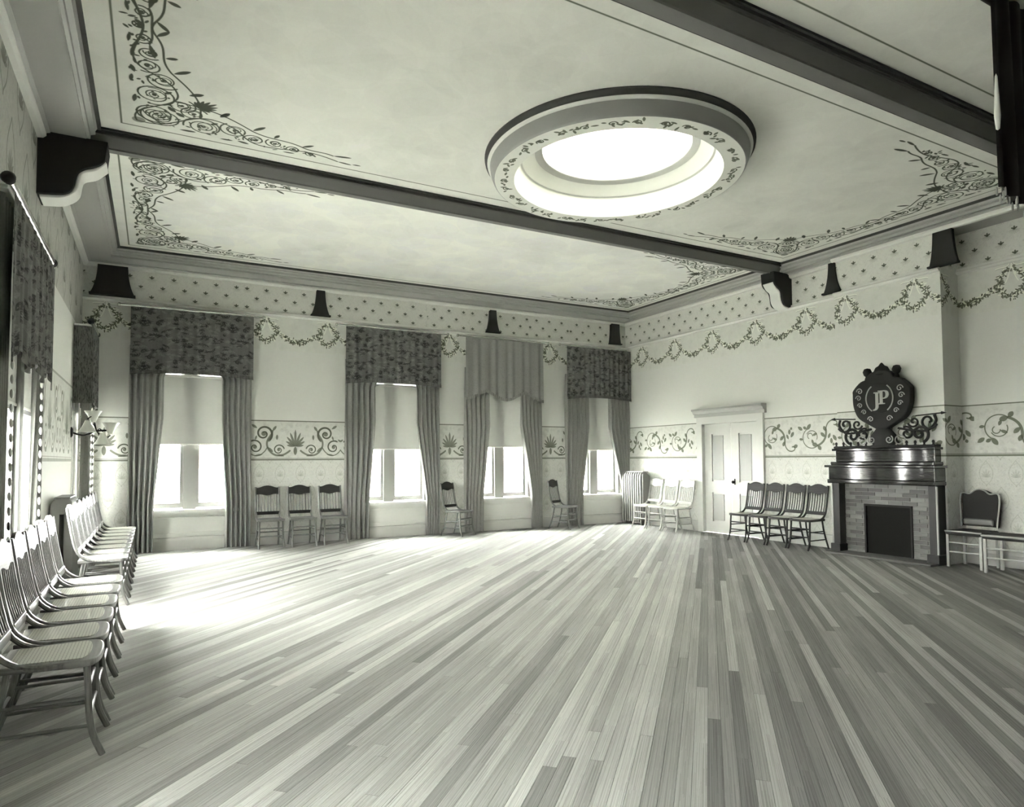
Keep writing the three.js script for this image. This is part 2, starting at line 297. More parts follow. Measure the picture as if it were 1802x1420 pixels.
// right wall, the chimney breast and the recess beyond it
const DOOR = { z0: -9.86, z1: -8.22, h: 2.26 };
{
  const w = structure('wall_right');
  const bandsR = bands.map((b) => (b[2] === 'dado' ? [b[0], b[1], 'rinceau', b[3]] : b));
  const du = 0.53 + 11.56 + 1.06;
  wallRun(w, 'z', ZB - 0.35, DOOR.z0 + 0.12, XR, XR + 0.5, 0, 5, bandsR, du, 8.3 + 0.06 + 1.6 * 3);
  wallRun(w, 'z', DOOR.z0 + 0.12, DOOR.z1 - 0.12, XR, XR + 0.5, DOOR.h - 0.1, 5, bandsR, du, 8.36 + 4.8);
  wallRun(w, 'z', DOOR.z1 - 0.12, BAY[0], XR, XR + 0.5, 0, 5, bandsR, du, 8.3 + 0.06 + 1.6 * 3);
  
  wallRun(w, 'z', BAY[1], ZF + 0.3, XN, XN + 0.5, 0, 5, bandsR, 0.53 + 4.4 + 1.06 * 3);
  const b = structure('trim_4');   // chimney breast
  b.userData.label = 'chimney breast';
  const du2 = 0.53 + 6.47 + 1.06 * 2;
  // opening of the fireplace cut through the lower part
  const FZ0 = -6.21, FZ1 = -5.5, FY = 0.76;
  wallRun(b, 'z', BAY[0], BAY[1], XB, XN + 0.5, FY, 5, bandsR, du2);
  wallRun(b, 'z', BAY[0], FZ0, XB, XN + 0.5, 0, FY, bandsR, du2); wallRun(b, 'z', FZ1, BAY[1], XB, XN + 0.5, 0, FY, bandsR, du2);
  part('firebox_back', box(XN + 0.1, XN + 0.14, 0, FY, FZ0, FZ1), M.soot, b);
  part('firebox_lining', merge([box(XB + 0.02, XN + 0.1, 0, FY, FZ0, FZ0 + 0.03), box(XB + 0.02, XN + 0.1, 0, FY, FZ1 - 0.03, FZ1), box(XB + 0.02, XN + 0.1, FY - 0.03, FY, FZ0, FZ1), box(XB, XN + 0.1, 0.002, 0.03, FZ0, FZ1)]), M.soot, b);
}
{
  const w = structure('wall_front'); part('upper_wall', box(XL - 0.35, XN + 0.5, 0, 5, ZF, ZF + 0.3), M.wood, w);  // unseen wall, made dark wood to cut bounced light
  part('added_dark_panelling', box(XL, XN, 0, 2.16, ZF - 0.02, ZF), M.wood, w);  // dark panelling added out of view to keep the front dim
}
// picture rail, dado rails, baseboards
function railProfile() { return [[0, 0], [0.03, 0.005], [0.05, 0.03], [0.035, 0.05], [0.03, 0.075], [0, 0.08]]; }
// profile is (out from wall, up): back wall faces +z, left wall faces +x, right wall faces -x
function run(profile, wall, a0, a1, y, at) {
  const g = moulding(profile, a1 - a0);                 // profile in xy, along +z
  if (wall === 'left') return g.translate(at, y, a0);
  if (wall === 'right') { g.rotateY(Math.PI); return g.translate(at, y, a1); }
  g.rotateY(-Math.PI / 2);                               // x -> z, z -> -x
  return g.translate(a1, y, at);
}
structMesh('trim_1', merge([run(railProfile(), 'back', XL, XR, 3.99, ZB), run(railProfile(), 'right', ZB, BAY[0], 3.99, XR), run(railProfile(), 'right', BAY[0], BAY[1], 3.99, XB), run(railProfile(), 'right', BAY[1], ZF, 3.99, XN)]), M.trimLight);
const baseProfile = [[0, 0], [0.03, 0], [0.03, 0.16], [0.02, 0.2], [0, 0.21]];
structMesh('baseboard_back', run(baseProfile, 'back', XL, XR, 0, ZB), M.trim);
structMesh('baseboard_left', run(baseProfile, 'left', ZB, ZF, 0, XL), M.trim);
structMesh('baseboard_right', merge([run(baseProfile, 'right', ZB, DOOR.z0, 0, XR), run(baseProfile, 'right', DOOR.z1, BAY[0], 0, XR)]), M.trim);
structMesh('baseboard_recess', run(baseProfile, 'right', BAY[1] + 0.02, ZF, 0, XN), M.trim);

// cornice: white bead, flat soffit, stepped moulding up to the ceiling panel
function corniceGeo(pr) { return [[0, 0.015], [0, 0.2], [pr, 0.2], [pr - 0.03, 0.15], [pr - 0.03, 0.135], [pr - 0.07, 0.125], [pr - 0.075, 0.09], [pr - 0.1, 0.08], [pr - 0.1, 0.05], [0.1, 0.05], [0.1, 0.04], [0.02, 0.015]]; }
const beadP = [[0.0, -0.035], [0.045, -0.03], [0.07, -0.005], [0.07, 0.02], [0.0, 0.02]];
function cornice(name, wall, a0, a1, at, pr) {
  const o = structure(name);
  part('soffit', run(corniceGeo(pr), wall, a0, a1, 4.55, at), M.beam, o);
  part('bead', run(beadP, wall, a0, a1, 4.56, at), M.trimLight, o);
  part('edge_line', run([[pr - 0.012, 0.17], [pr + 0.02, 0.17], [pr + 0.02, 0.2], [pr - 0.012, 0.2]], wall, a0, a1, 4.55, at), M.trimDark, o);
}
cornice('trim_2', 'back', XL, XR, ZB, 0.52);
cornice('trim_3', 'left', ZB, ZF, XL, 0.49);
cornice('trim_5', 'right', ZB, BAY[0], XR, 0.32);
cornice('trim_6', 'right', BAY[0], ZF, XB, 0.14);
structMesh('trim_7', box(XB, XN, 4.55, YC, BAY[1], ZF), M.beam);

// beams
function beam(name, z0, z1) {   // z0 far, z1 near at the ceiling
  const d = z1 - z0, s = [[0.03, 0.15], [0.03, 0.115], [0.035, 0.105], [0.12, 0.012], [0.125, 0], [d - 0.14, 0], [d - 0.135, -0.008], [d - 0.12, -0.008], [d - 0.115, 0.008], [d - 0.04, 0.09], [d - 0.036, 0.1], [d - 0.03, 0.112], [d - 0.03, 0.15]];
  const g = new THREE.ExtrudeGeometry(shapeOf(s), { depth: XN - XL, bevelEnabled: false });
  g.rotateY(-Math.PI / 2).translate(XN, 4.6, z0);
  const o = structure(name); part('beam_casing', g, M.beamWood, o);
  part('edge_line', merge([box(XL + 0.4, XR - 0.2, 4.7, 4.752, z1 - 0.028, z1 - 0.004), box(XL + 0.4, XR - 0.2, 4.728, 4.752, z1 - 0.004, z1 + 0.02), box(XL + 0.4, XR - 0.2, 4.7, 4.752, z0 + 0.004, z0 + 0.028)]), M.trimDark, o);
}
beam('beam_1', -7.89, -7.54); beam('beam_2', -3.66, -3.28); beam('beam_3', 0.5, 0.85);

// ceiling panels with the skylight opening, and the roof slab above
const SK = { x: 4.44, z: -5.74 };
{
  const o = structure('ceiling');
  const panel = (n, x0, x1, z0, z1, mat, hole) => {
    const s = shapeOf([[x0, -z1], [x1, -z1], [x1, -z0], [x0, -z0]]);
    if (hole) { const p = new THREE.Path(); p.absarc(SK.x, -SK.z, 1.2, 0, Math.PI * 2, true); s.holes.push(p); }
    const g = new THREE.ExtrudeGeometry(s, { depth: 0.06, bevelEnabled: false, curveSegments: 48 });
    const p = g.attributes.position, uv = g.attributes.uv;
    for (let i = 0; i < p.count; i++) uv.setXY(i, (p.getX(i) - x0) / (x1 - x0), (p.getY(i) + z1) / (z1 - z0));
    g.rotateX(-Math.PI / 2).translate(0, YC, 0); part(n, g, mat, o);
  };
  panel('ceiling_panel', -0.53, 9.3, -7.54, -3.66, M.ceilMid, true);
  panel('ceiling_panel', -0.53, 9.3, -11.63, -7.89, M.ceilBack);
  panel('ceiling_panel', -0.53, 9.3, -3.28, 0.5, M.ceilMid);
  panel('ceiling_panel', -0.53, 9.3, 0.85, ZF, M.upper);
  const s = shapeOf([[XL - 0.35, -ZF - 0.3], [XN + 0.5, -ZF - 0.3], [XN + 0.5, -ZB + 0.35], [XL - 0.35, -ZB + 0.35]]);
  const p = new THREE.Path(); p.absarc(SK.x, -SK.z, 1.15, 0, Math.PI * 2, true); s.holes.push(p);
  part('roof_slab', new THREE.ExtrudeGeometry(s, { depth: 0.25, bevelEnabled: false, curveSegments: 48 }).rotateX(-Math.PI / 2).translate(0, YC + 0.06, 0), M.upper, o);
}
{
  const o = structure('window_8'); o.position.set(SK.x, 0, SK.z); o.userData.label = 'round skylight';
  part('ring_moulding', lathe([[1.2, 4.76], [1.455, 4.755], [1.45, 4.725], [1.425, 4.715], [1.425, 4.69]], 96), M.trimDark, o);
  part('ring_bead', lathe([[1.425, 4.692], [1.42, 4.675], [1.405, 4.667], [1.39, 4.665]], 96), M.trimLight, o);
  part('ring_band', lathe([[1.395, 4.667], [1.385, 4.6], [1.365, 4.55], [1.352, 4.532], [1.34, 4.53]], 96), M.ring, o);
  const rim = lathe([[1.345, 4.53], [1.13, 4.53]], 96); part('rim_band', rim, paper(0.95, tex(rimCanvas(), 1, 1)), o);
  part('well', lathe([[1.132, 4.53], [1.122, 4.54], [1.1, 4.64], [1.075, 4.735], [1.06, 4.745]], 96), M.white, o);
  part('well_line', lathe([[1.062, 4.744], [1.056, 4.756], [1.04, 4.758]], 96), M.trim, o);
  part('well', lathe([[1.045, 4.757], [1.03, 4.765], [0.92, 4.845], [0.9, 4.85]], 96), M.white, o);
  part('glazing_ring', lathe([[1.2, 4.86], [0.93, 4.848], [0.9, 4.85], [0.82, 4.862], [0.81, 4.9], [1.2, 4.92]], 96), M.trim, o);
  part('pane', new THREE.CylinderGeometry(0.82, 0.82, 0.006, 64).translate(0, 4.885, 0), M.milkGlass, o);
}

// floor: narrow boards laid on the diagonal
{
  const o = structure('floor');
  part('subfloor', box(XL - 0.35, XN + 0.5, -0.3, -0.012, ZB - 0.35, ZF + 0.3), M.subfloor, o);
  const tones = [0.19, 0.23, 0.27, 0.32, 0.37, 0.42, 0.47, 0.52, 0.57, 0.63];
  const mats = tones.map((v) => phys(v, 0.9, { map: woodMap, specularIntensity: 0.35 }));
  const q = Math.SQRT1_2, BW = 0.068, rect = [XL, XN, ZB, ZF], list = [];
  const clip = (poly, f) => { const r = []; for (let i = 0; i < poly.length; i++) { const a = poly[i], b = poly[(i + 1) % poly.length], fa = f(a), fb = f(b); if (fa >= 0) r.push(a); if (fa * fb < 0) { const t = fa / (fa - fb); r.push([a[0] + (b[0] - a[0]) * t, a[1] + (b[1] - a[1]) * t]); } } return r; };
  // s along (x+,z-), t across (x+,z+)
  const xz = (s, t) => [(s + t) * q, (t - s) * q];
  const tmin = (rect[0] + rect[2]) * q - 0.1, tmax = (rect[1] + rect[3]) * q + 0.1;
  for (let t = tmin; t < tmax; t += BW) {
    let s = -5 - rnd() * 5;
    while (s < 17) {
      const L = 3.4 + rnd() * 3.4, gap = 0.0009;
      let poly = [xz(s + gap, t + gap), xz(s + L - gap, t + gap), xz(s + L - gap, t + BW - gap), xz(s + gap, t + BW - gap)];
      for (const f of [(p) => p[0] - rect[0], (p) => rect[1] - p[0], (p) => p[1] - rect[2], (p) => rect[3] - p[1]]) poly = poly.length ? clip(poly, f) : poly;
      if (poly.length > 2) {
        const c = poly.reduce((a, p) => [a[0] + p[0] / poly.length, a[1] + p[1] / poly.length], [0, 0]);
        let area = 0; poly.forEach((p, i) => { const n = poly[(i + 1) % poly.length]; area += p[0] * n[1] - n[0] * p[1]; });
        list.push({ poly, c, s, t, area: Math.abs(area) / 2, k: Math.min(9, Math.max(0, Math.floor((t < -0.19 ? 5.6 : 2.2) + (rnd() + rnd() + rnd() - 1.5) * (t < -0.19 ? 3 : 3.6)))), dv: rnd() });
      }
      s += L;
    }
  }
  const geo = (b) => {
    const n = b.poly.length, pos = [], nor = [], uv = [], y0 = -0.012;
    const add = (p, y, nn) => { pos.push(p[0], y, p[1]); nor.push(...nn); const ss = (p[0] - p[1]) * q, tt = (p[0] + p[1]) * q; uv.push(ss / 1.6 + b.dv, (tt - b.t) / 0.3 + b.dv); };
    const cw = (() => { let a = 0; b.poly.forEach((p, i) => { const m = b.poly[(i + 1) % n]; a += p[0] * m[1] - m[0] * p[1]; }); return a > 0; })();
    const P = cw ? b.poly.slice().reverse() : b.poly;
    for (let i = 1; i < n - 1; i++) for (const p of [P[0], P[i], P[i + 1]]) add(p, 0, [0, 1, 0]);
    for (let i = 0; i < n; i++) { const a = P[i], c = P[(i + 1) % n], dx = c[0] - a[0], dz = c[1] - a[1], l = Math.hypot(dx, dz) || 1, nn = [-dz / l, 0, dx / l]; add(a, 0, nn); add(a, y0, nn); add(c, y0, nn); add(a, 0, nn); add(c, y0, nn); add(c, 0, nn); }
    const g = new THREE.BufferGeometry(); g.setAttribute('position', new THREE.Float32BufferAttribute(pos, 3)); g.setAttribute('normal', new THREE.Float32BufferAttribute(nor, 3)); g.setAttribute('uv', new THREE.Float32BufferAttribute(uv, 2)); return g;
  };
  const cy = Math.cos(0.49658), sy = Math.sin(0.49658);
  for (const b of list) { const d = b.c[0] * sy - b.c[1] * cy, r = (b.c[0] * cy + b.c[1] * sy) / d; b.rank = d > 1.8 && Math.abs(r) < 0.95 ? b.area / (d * d * d) : 0; }
  list.sort((a, b) => b.rank - a.rank);
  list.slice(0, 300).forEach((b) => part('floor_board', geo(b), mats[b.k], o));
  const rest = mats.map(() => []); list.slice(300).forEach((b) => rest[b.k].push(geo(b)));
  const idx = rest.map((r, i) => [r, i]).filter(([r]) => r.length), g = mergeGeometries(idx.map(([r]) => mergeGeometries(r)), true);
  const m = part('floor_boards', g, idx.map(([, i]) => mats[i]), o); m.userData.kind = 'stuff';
}

// ------------------------------------------------------------------ windows
function backWindow(n, c, w) {
  const o = structure('window_' + n), z = ZB - 0.12, x0 = c - w / 2, x1 = c + w / 2, f = 0.06;
  part('window_frame', merge([box(x0, x0 + f, SILL, HEAD, ZB - 0.3, ZB), box(x1 - f, x1, SILL, HEAD, ZB - 0.3, ZB), box(x0 + f, x1 - f, HEAD - 0.02, HEAD, ZB - 0.3, ZB)]), M.frame, o);
  part('mullion', box(c - 0.1, c + 0.1, SILL, HEAD, ZB - 0.26, ZB - 0.07), M.frame, o);
  for (const [a, b] of [[x0 + f, c - 0.1], [c + 0.1, x1 - f]]) {
    part('sash', merge([box(a, a + 0.045, SILL + 0.02, 1.8, z - 0.04, z), box(b - 0.045, b, SILL + 0.02, 1.8, z - 0.04, z), box(a + 0.045, b - 0.045, SILL + 0.02, SILL + 0.1, z - 0.04, z), box(a + 0.045, b - 0.045, 1.76, 1.8, z - 0.04, z)]), M.frame, o);
    part('sash', merge([box(a, a + 0.045, 1.8, HEAD - 0.02, z - 0.09, z - 0.05), box(b - 0.045, b, 1.8, HEAD - 0.02, z - 0.09, z - 0.05), box(a + 0.045, b - 0.045, 1.8, 1.84, z - 0.09, z - 0.05)]), M.frame, o);
    part('pane', box(a, b, SILL + 0.02, 1.8, z - 0.024, z - 0.018), M.glass, o); part('pane', box(a, b, 1.8, HEAD - 0.02, z - 0.074, z - 0.068), M.glass, o);
  }
  part('window_sill', merge([box(x0 - 0.08, x1 + 0.08, SILL - 0.05, SILL, ZB - 0.1, ZB + 0.09), box(x0 - 0.04, x1 + 0.04, SILL - 0.1, SILL - 0.05, ZB, ZB + 0.03)]), M.apron, o);
  part('apron_panel', merge([box(x0, x1, 0.5, 0.53, ZB, ZB + 0.02), box(x0, x1, 0.24, 0.28, ZB, ZB + 0.02)]), M.apron, o);
}
WIN.forEach(({ c, w }, i) => backWindow(i + 1, c, w));
function leftWindow(n, c, w) {
  const o = structure('window_' + n), z0 = c - w / 2, z1 = c + w / 2, x = XL - 0.06, h = 3.3, f = 0.06;
  part('window_frame', merge([box(XL - 0.3, XL, SILL, h, z0, z0 + f), box(XL - 0.3, XL, SILL, h, z1 - f, z1), box(XL - 0.3, XL, h - 0.05, h, z0 + f, z1 - f)]), M.frame, o);
  part('mullion', box(XL - 0.24, XL - 0.02, SILL, h, c - 0.09, c + 0.09), M.frame, o);
  for (const [a, b] of [[z0 + f, c - 0.09], [c + 0.09, z1 - f]]) {
    part('sash', merge([box(x - 0.04, x, SILL, h, a, a + 0.045), box(x - 0.04, x, SILL, h, b - 0.045, b), box(x - 0.04, x, SILL, SILL + 0.08, a + 0.045, b - 0.045), box(x - 0.04, x, 1.9, 1.96, a + 0.045, b - 0.045)]), M.frame, o);
    part('pane', box(x - 0.024, x - 0.018, SILL, h, a, b), M.glass, o);
  }
  part('window_sill', box(XL - 0.1, XL + 0.07, SILL - 0.05, SILL, z0 - 0.06, z1 + 0.06), M.apron, o);
}
LW.forEach(({ c, w }, i) => leftWindow(5 + i, c, w));

// blinds, poles, valances, drapes
const ORD = ['first', 'second', 'third', 'fourth'];
function pleatedSheet(w, h, folds, amp, shape, seg = 120, rows = 30) {   // w x h cloth hanging from y = 0, folds deepening downward; shape(u, v) -> [x offset, extra drop]
  return new ParametricGeometry((u, v, t) => {
    const [dx, dy] = shape ? shape(u, v) : [0, 0];
    const a = amp * (0.45 + 0.55 * v);
    const f = Math.sin(u * folds * Math.PI * 2) * a + Math.sin(u * folds * 3.1 * Math.PI + 1.3) * a * 0.35;
    t.set((u - 0.5) * w + dx, -v * h - dy, f);
  }, seg, rows);
}
function blind(i, c, w, y0, y1) {
  const o = thing('roller_blind', ['pale roller blind half drawn over the first back window from the left', 'pale roller blind half drawn in the back window right of the wide panel', 'pale roller blind half drawn in the window between the two narrow piers', 'pale roller blind half drawn in the window next to the radiator corner'][i], 'blind', [c, y1, ZB - 0.03], 0, 'roller blinds on the back windows');
  part('blind_cloth', box(-w / 2, w / 2, y0 - y1, -0.02, -0.004, 0), M.blind, o);
  part('roller', new THREE.CylinderGeometry(0.02, 0.02, w, 12).rotateZ(Math.PI / 2), M.apron, o);
  part('hem_bar', rbox(w, 0.025, 0.014, 0.004, 0, y0 - y1, 0), M.apron, o);
}
[[1.735, 2.86], [1.66, 2.875], [1.71, 2.9], [1.65, 2.86]].forEach(([a, b], i) => blind(i, WIN[i].c, WIN[i].w - 0.14, a, b));

const CUR = [
  { c: 0.55, x0: -0.37, x1: 1.45, vb: 2.92, mat: 'valance', li: [0.12, 0.0], ri: [0.98, 1.05], name: 'leftmost back window' },
  { c: 3.97, x0: 3.04, x1: 4.9, vb: 2.95, mat: 'valance', li: [3.62, 3.5], ri: [4.42, 4.62], name: 'back window right of wide panel' },
  { c: 6.33, x0: 5.43, x1: 7.23, vb: 2.75, mat: 'valanceLight', li: [6.0, 5.86], ri: [6.72, 6.96], name: 'back window between the two narrow piers' },
  { c: 8.7, x0: 7.83, x1: 9.57, vb: 2.85, mat: 'valance', li: [8.45, 8.3], ri: [9.0, 9.35], name: 'back window beside the radiator' },
];
CUR.forEach((k, i) => {
  const w = k.x1 - k.x0, zc = ZB + 0.17, top = 3.9;
  const pl = thing('curtain_pole', 'pale curtain pole above the ' + k.name, 'curtain pole', [k.c, top + 0.02, zc + 0.02], 0, 'poles over the back windows');
  part('pole', new THREE.CylinderGeometry(0.018, 0.018, w + 0.3 - (i === 3 ? 0.25 : 0), 12).rotateZ(Math.PI / 2).translate(i === 3 ? -0.12 : 0, 0, 0), M.brass, pl);
  for (const s of [-1, 1]) { if (i === 3 && s > 0) continue; part('finial', new THREE.SphereGeometry(0.03, 14, 10).translate(s * (w / 2 + 0.16), 0, 0), M.brass, pl); part('bracket', rbox(0.03, 0.05, 0.17, 0.005, s * (w / 2 - 0.12), 0, -0.1), M.brass, pl); }
  const va = thing('valance', (i === 2 ? 'lighter pleated scalloped valance of the ' : 'dark figured valance of the ') + k.name, 'valance', [k.c, top, zc + 0.045], 0, 'valances on the back windows');
  const H0 = top - k.vb;
  part('valance_cloth', pleatedSheet(w, H0, i === 2 ? 9 : 13, i === 2 ? 0.022 : 0.012, (u, v) => [0, i === 2 ? 0.16 * v * Math.pow(Math.abs(Math.cos(u * Math.PI * 2)), 1.5) * 1.0 - 0.1 * v : 0.05 * v * Math.pow(Math.abs(2 * u - 1), 2)], 180, 14), M[k.mat], va);
  part('valance_fringe', pleatedSheet(w, 0.06, 40, 0.008, (u, v) => [0, (i === 2 ? 0.16 * Math.pow(Math.abs(Math.cos(u * Math.PI * 2)), 1.5) - 0.1 : 0.05 * Math.pow(Math.abs(2 * u - 1), 2)) - 0.01], 160, 3).translate(0, -H0, 0.012), M[k.mat], va);
  for (const s of [0, 1]) {
    const [it, ib] = s ? k.ri : k.li, out = s ? k.x1 : k.x0, wt = Math.abs(it - out), wb = Math.abs(ib - out), hh = 3.3 - 0.03;
    const d = thing('drape', `dark ${s ? 'right' : 'left'} drape of the ${k.name}, hanging to the floor`, 'drape', [(it + out) / 2, 3.3, zc - 0.04], 0, 'drapes of the back windows');
    const cx = (it + out) / 2;
    part('drape_cloth', new ParametricGeometry((u, v, t) => {
      const e = v < 0.35 ? 0 : (v - 0.35) / 0.65, wv = wt + (wb - wt) * Math.min(1, e * 1.5) + (v < 0.15 ? (0.15 - v) * 1.2 : 0);
      const x = s ? out - (1 - u) * wv : out + u * wv;
      const f = Math.sin((u + 0.03 * Math.sin(v * 5 + i)) * 5.5 * Math.PI * 2) * 0.034 + Math.sin(u * 31 + i * 2 + v) * 0.01;
      t.set(x - cx, -v * hh, f);
    }, 90, 40), M.drape, d);
    part('drape_hem', new ParametricGeometry((u, v, t) => { const x = s ? out - (1 - u) * wb : out + u * wb; t.set(x - cx, -hh + 0.03 - v * 0.05, Math.sin((u + 0.03 * Math.sin(5 + i)) * 5.5 * Math.PI * 2) * 0.036 + 0.004); }, 90, 3), M.drape, d);
  }
});
// left wall windows: heavy trimmed curtains standing out from the wall
function leftCurtain(c, w, names, x, top, bot, mx) {
  const pl = thing('curtain_pole', names.pole, 'curtain pole', [x + 0.06, top + 0.06, c], 0);
  part('pole', new THREE.CylinderGeometry(0.032, 0.032, w, 16).rotateX(Math.PI / 2), M.brass, pl);
  part('cornice_board', rbox(x - XL + 0.05, 0.03, w, 0.006, -(x - XL) / 2 - 0.03, -0.048, 0), M.trimLight, pl);
  for (const s of [-1, 1]) { part('finial', lathe([[0.001, 0.09], [0.03, 0.075], [0.045, 0.045], [0.03, 0.015], [0.036, 0], [0.001, 0]], 14).rotateX(s * Math.PI / 2).translate(0, 0, s * w / 2), M.iron, pl, 'dark knob'); }
  const va = thing('valance', names.val, 'valance', [x + 0.09, top - 0.01, c], Math.PI / 2);
  part('valance_cloth', pleatedSheet(w, top - bot, 12, 0.012, (u, v) => [0, v * 0.06 * Math.cos(u * Math.PI * 6)], 150, 16), M.valance, va);
  // ends returned to the wall, so that the curtain has depth
  if (w < 2) for (const s of [-1, 1]) part('valance_return', new ParametricGeometry((u, v, t) => { t.set(s * w / 2, -v * (top - bot), -(x + 0.08 - XL) * (1 - u) + Math.sin(u * 9) * 0.004); }, 8, 10), M.valance, va);
  for (const s of [-1, 1]) {
    const d = thing('drape', s < 0 ? names.far : names.nearD, 'drape', [x, top - 0.01, c + s * (w / 2 - 0.2)], Math.PI / 2);
    part('drape_cloth', new ParametricGeometry((u, v, t) => { const ww = Math.min(0.4, w * 0.3) * (1 - 0.25 * Math.sin(Math.min(1, v * 1.2) * Math.PI * 0.8)); t.set((0.5 - u) * ww, -v * (top - 0.03), Math.sin((u + 0.02 * Math.sin(v * 6)) * 4 * Math.PI * 2) * mx); }, 60, 40), M.drape, d);
    // knotted pale trimming down the inner edge
    const tr = []; for (let i = 0; i < 26; i++) { const y = -0.1 - i * 0.105; tr.push(new THREE.SphereGeometry(0.016, 8, 6).scale(0.8, 2.2, 0.8)  .rotateZ(0.25).translate(s * 0.15, y, mx + 0.02)); }
    part('edge_trimming', merge(tr), M.trimLight, d, 'pale knotted edge trimming');
  }
}
leftCurtain(-6.55, 2.1, { pole: 'pale pole with dark end knob over the near window on the left wall', val: 'dark heavy valance over the near window on the left wall', far: 'dark drape with knotted pale edge beside the plain left wall pier', nearD: 'dark drape with knotted pale edge cut by the left frame edge' }, XL + 0.065, 3.31, 2.2, 0.03);
leftCurtain(-11.45, 1.04, { pole: 'curtain pole over the window beside the corner lamp', val: 'dark valance standing out from the wall beside the corner lamp', far: 'dark drape at the far end of the left wall', nearD: 'dark drape right behind the corner lamp' }, XL + 0.15, 3.36, 2.28, 0.05);
for (const [j, y0] of [[0, 1.68], [1, 1.95], [2, 2.2]]) {
  const { c, w } = LW[j]; const o = thing('roller_blind', j === 0 ? 'roller blind over the added window left of the camera, out of view' : j === 1 ? 'roller blind drawn half down in the near window on the left wall' : 'roller blind drawn half down in the window beside the corner lamp', 'blind', [XL - 0.05, 3.24, c], Math.PI / 2);
  part('blind_cloth', box(-w / 2 + 0.07, w / 2 - 0.07, y0 - 3.24, -0.02, -0.004, 0), M.blind, o); part('roller', new THREE.CylinderGeometry(0.02, 0.02, w - 0.14, 12).rotateZ(Math.PI / 2), M.apron, o); part('hem_bar', rbox(w - 0.14, 0.025, 0.014, 0.004, 0, y0 - 3.24, 0), M.apron, o);
}

// ------------------------------------------------------------------ door
{
  const o = structure('door_1'), { z0, z1, h } = DOOR, x = XR;
  const cw = 0.14;
  part('door_casing', merge([box(x - 0.05, x + 0.1, 0, h, z0, z0 + cw), box(x - 0.05, x + 0.1, 0, h, z1 - cw, z1), box(x - 0.05, x + 0.1, h - cw, h, z0 + cw, z1 - cw)]), M.doorPaint, o);
  part('door_head', run([[0, 0], [0.06, 0], [0.06, 0.06], [0.09, 0.07], [0.11, 0.11], [0.14, 0.13], [0.14, 0.165], [0, 0.165]], 'right', z0 - 0.05, z1 + 0.05, h, x), M.doorDark, o, 'moulded door head');
  const a = z0 + cw, b = z1 - cw, m = (a + b) / 2;
  for (const [p, q] of [[a, m - 0.004], [m + 0.004, b]]) {
    const leafW = q - p, d0 = x + 0.03, st = leafW * 0.27, lf = part('door_leaf', merge([box(d0, d0 + 0.04, 0.01, h - cw, p, p + st), box(d0, d0 + 0.04, 0.01, h - cw, q - st, q), box(d0, d0 + 0.04, 0.01, 0.22, p + st, q - st), box(d0, d0 + 0.04, 0.78, 1.0, p + st, q - st), box(d0, d0 + 0.04, h - cw - 0.2, h - cw, p + st, q - st), box(d0 + 0.025, d0 + 0.038, 0.22, 0.78, p + st, q - st), box(d0 + 0.025, d0 + 0.038, 1.0, h - cw - 0.2, p + st, q - st)]), M.doorPaint, o);
    for (const [y0, y1] of [[0.22, 0.78], [1.0, h - cw - 0.2]]) part('door_panel', rbox(0.02, y1 - y0 - 0.06, leafW - 2 * st - 0.05, 0.006, d0 + 0.02, (y0 + y1) / 2, (p + q) / 2), M.doorDark, lf);
  }
  part('door_handle', merge([new THREE.SphereGeometry(0.03, 14, 10).translate(x - 0.02, 1.0, m + 0.08), new THREE.CylinderGeometry(0.01, 0.01, 0.06, 8).rotateZ(Math.PI / 2).translate(x + 0.005, 1.0, m + 0.08), box(x + 0.024, x + 0.031, 0.95, 1.06, m + 0.065, m + 0.095)]), M.iron, o, 'dark door knob');
}

// ------------------------------------------------------------------ wall consoles (dark brackets in the frieze)
function consoleBracket(label, p, turn, wTop, wBot, h, dep, mat = M.bracket) {
  const o = thing('console_bracket', label, 'bracket', p, turn);
  // local: against the wall plane z = 0, out along +z, y from 0 up
  const s = new THREE.Shape(); s.moveTo(-wBot / 2, 0); s.lineTo(wBot / 2, 0); s.quadraticCurveTo(wTop / 2 + 0.01, h * 0.35, wTop / 2, h); s.lineTo(-wTop / 2, h); s.quadraticCurveTo(-wTop / 2 - 0.01, h * 0.35, -wBot / 2, 0);
  part('bracket_body', new THREE.ExtrudeGeometry(s, { depth: dep, bevelEnabled: true, bevelSize: 0.006, bevelThickness: 0.006, bevelSegments: 2, curveSegments: 12 }), mat, o);
  part('foot_block', rbox(wBot + 0.03, 0.03, dep + 0.04, 0.006, 0, 0, (dep + 0.04) / 2), mat, o);
  return o;
}
consoleBracket('dark bracket in the frieze above the wide back wall panel', [2.62, 4.08, ZB], 0, 0.14, 0.32, 0.46, 0.05);
consoleBracket('dark bracket in the frieze above the window between the narrow piers', [6.13, 4.08, ZB], 0, 0.14, 0.3, 0.46, 0.05);
consoleBracket('dark bracket in the frieze at the right end of the back wall', [9.27, 4.08, ZB], 0, 0.22, 0.3, 0.46, 0.06);
consoleBracket('dark bracket in the frieze at the left end of the back wall', [-0.62, 4.08, ZB], 0, 0.4, 0.6, 0.46, 0.1);
consoleBracket('dark bracket at the far edge of the chimney breast frieze', [XB, 4.06, -6.68], -Math.PI / 2, 0.1, 0.3, 0.47, 0.02);
consoleBracket('dark bracket at the near edge of the chimney breast frieze', [XB + 0.02, 4.06, -5.0], -Math.PI / 2, 0.24, 0.36, 0.47, 0.05);
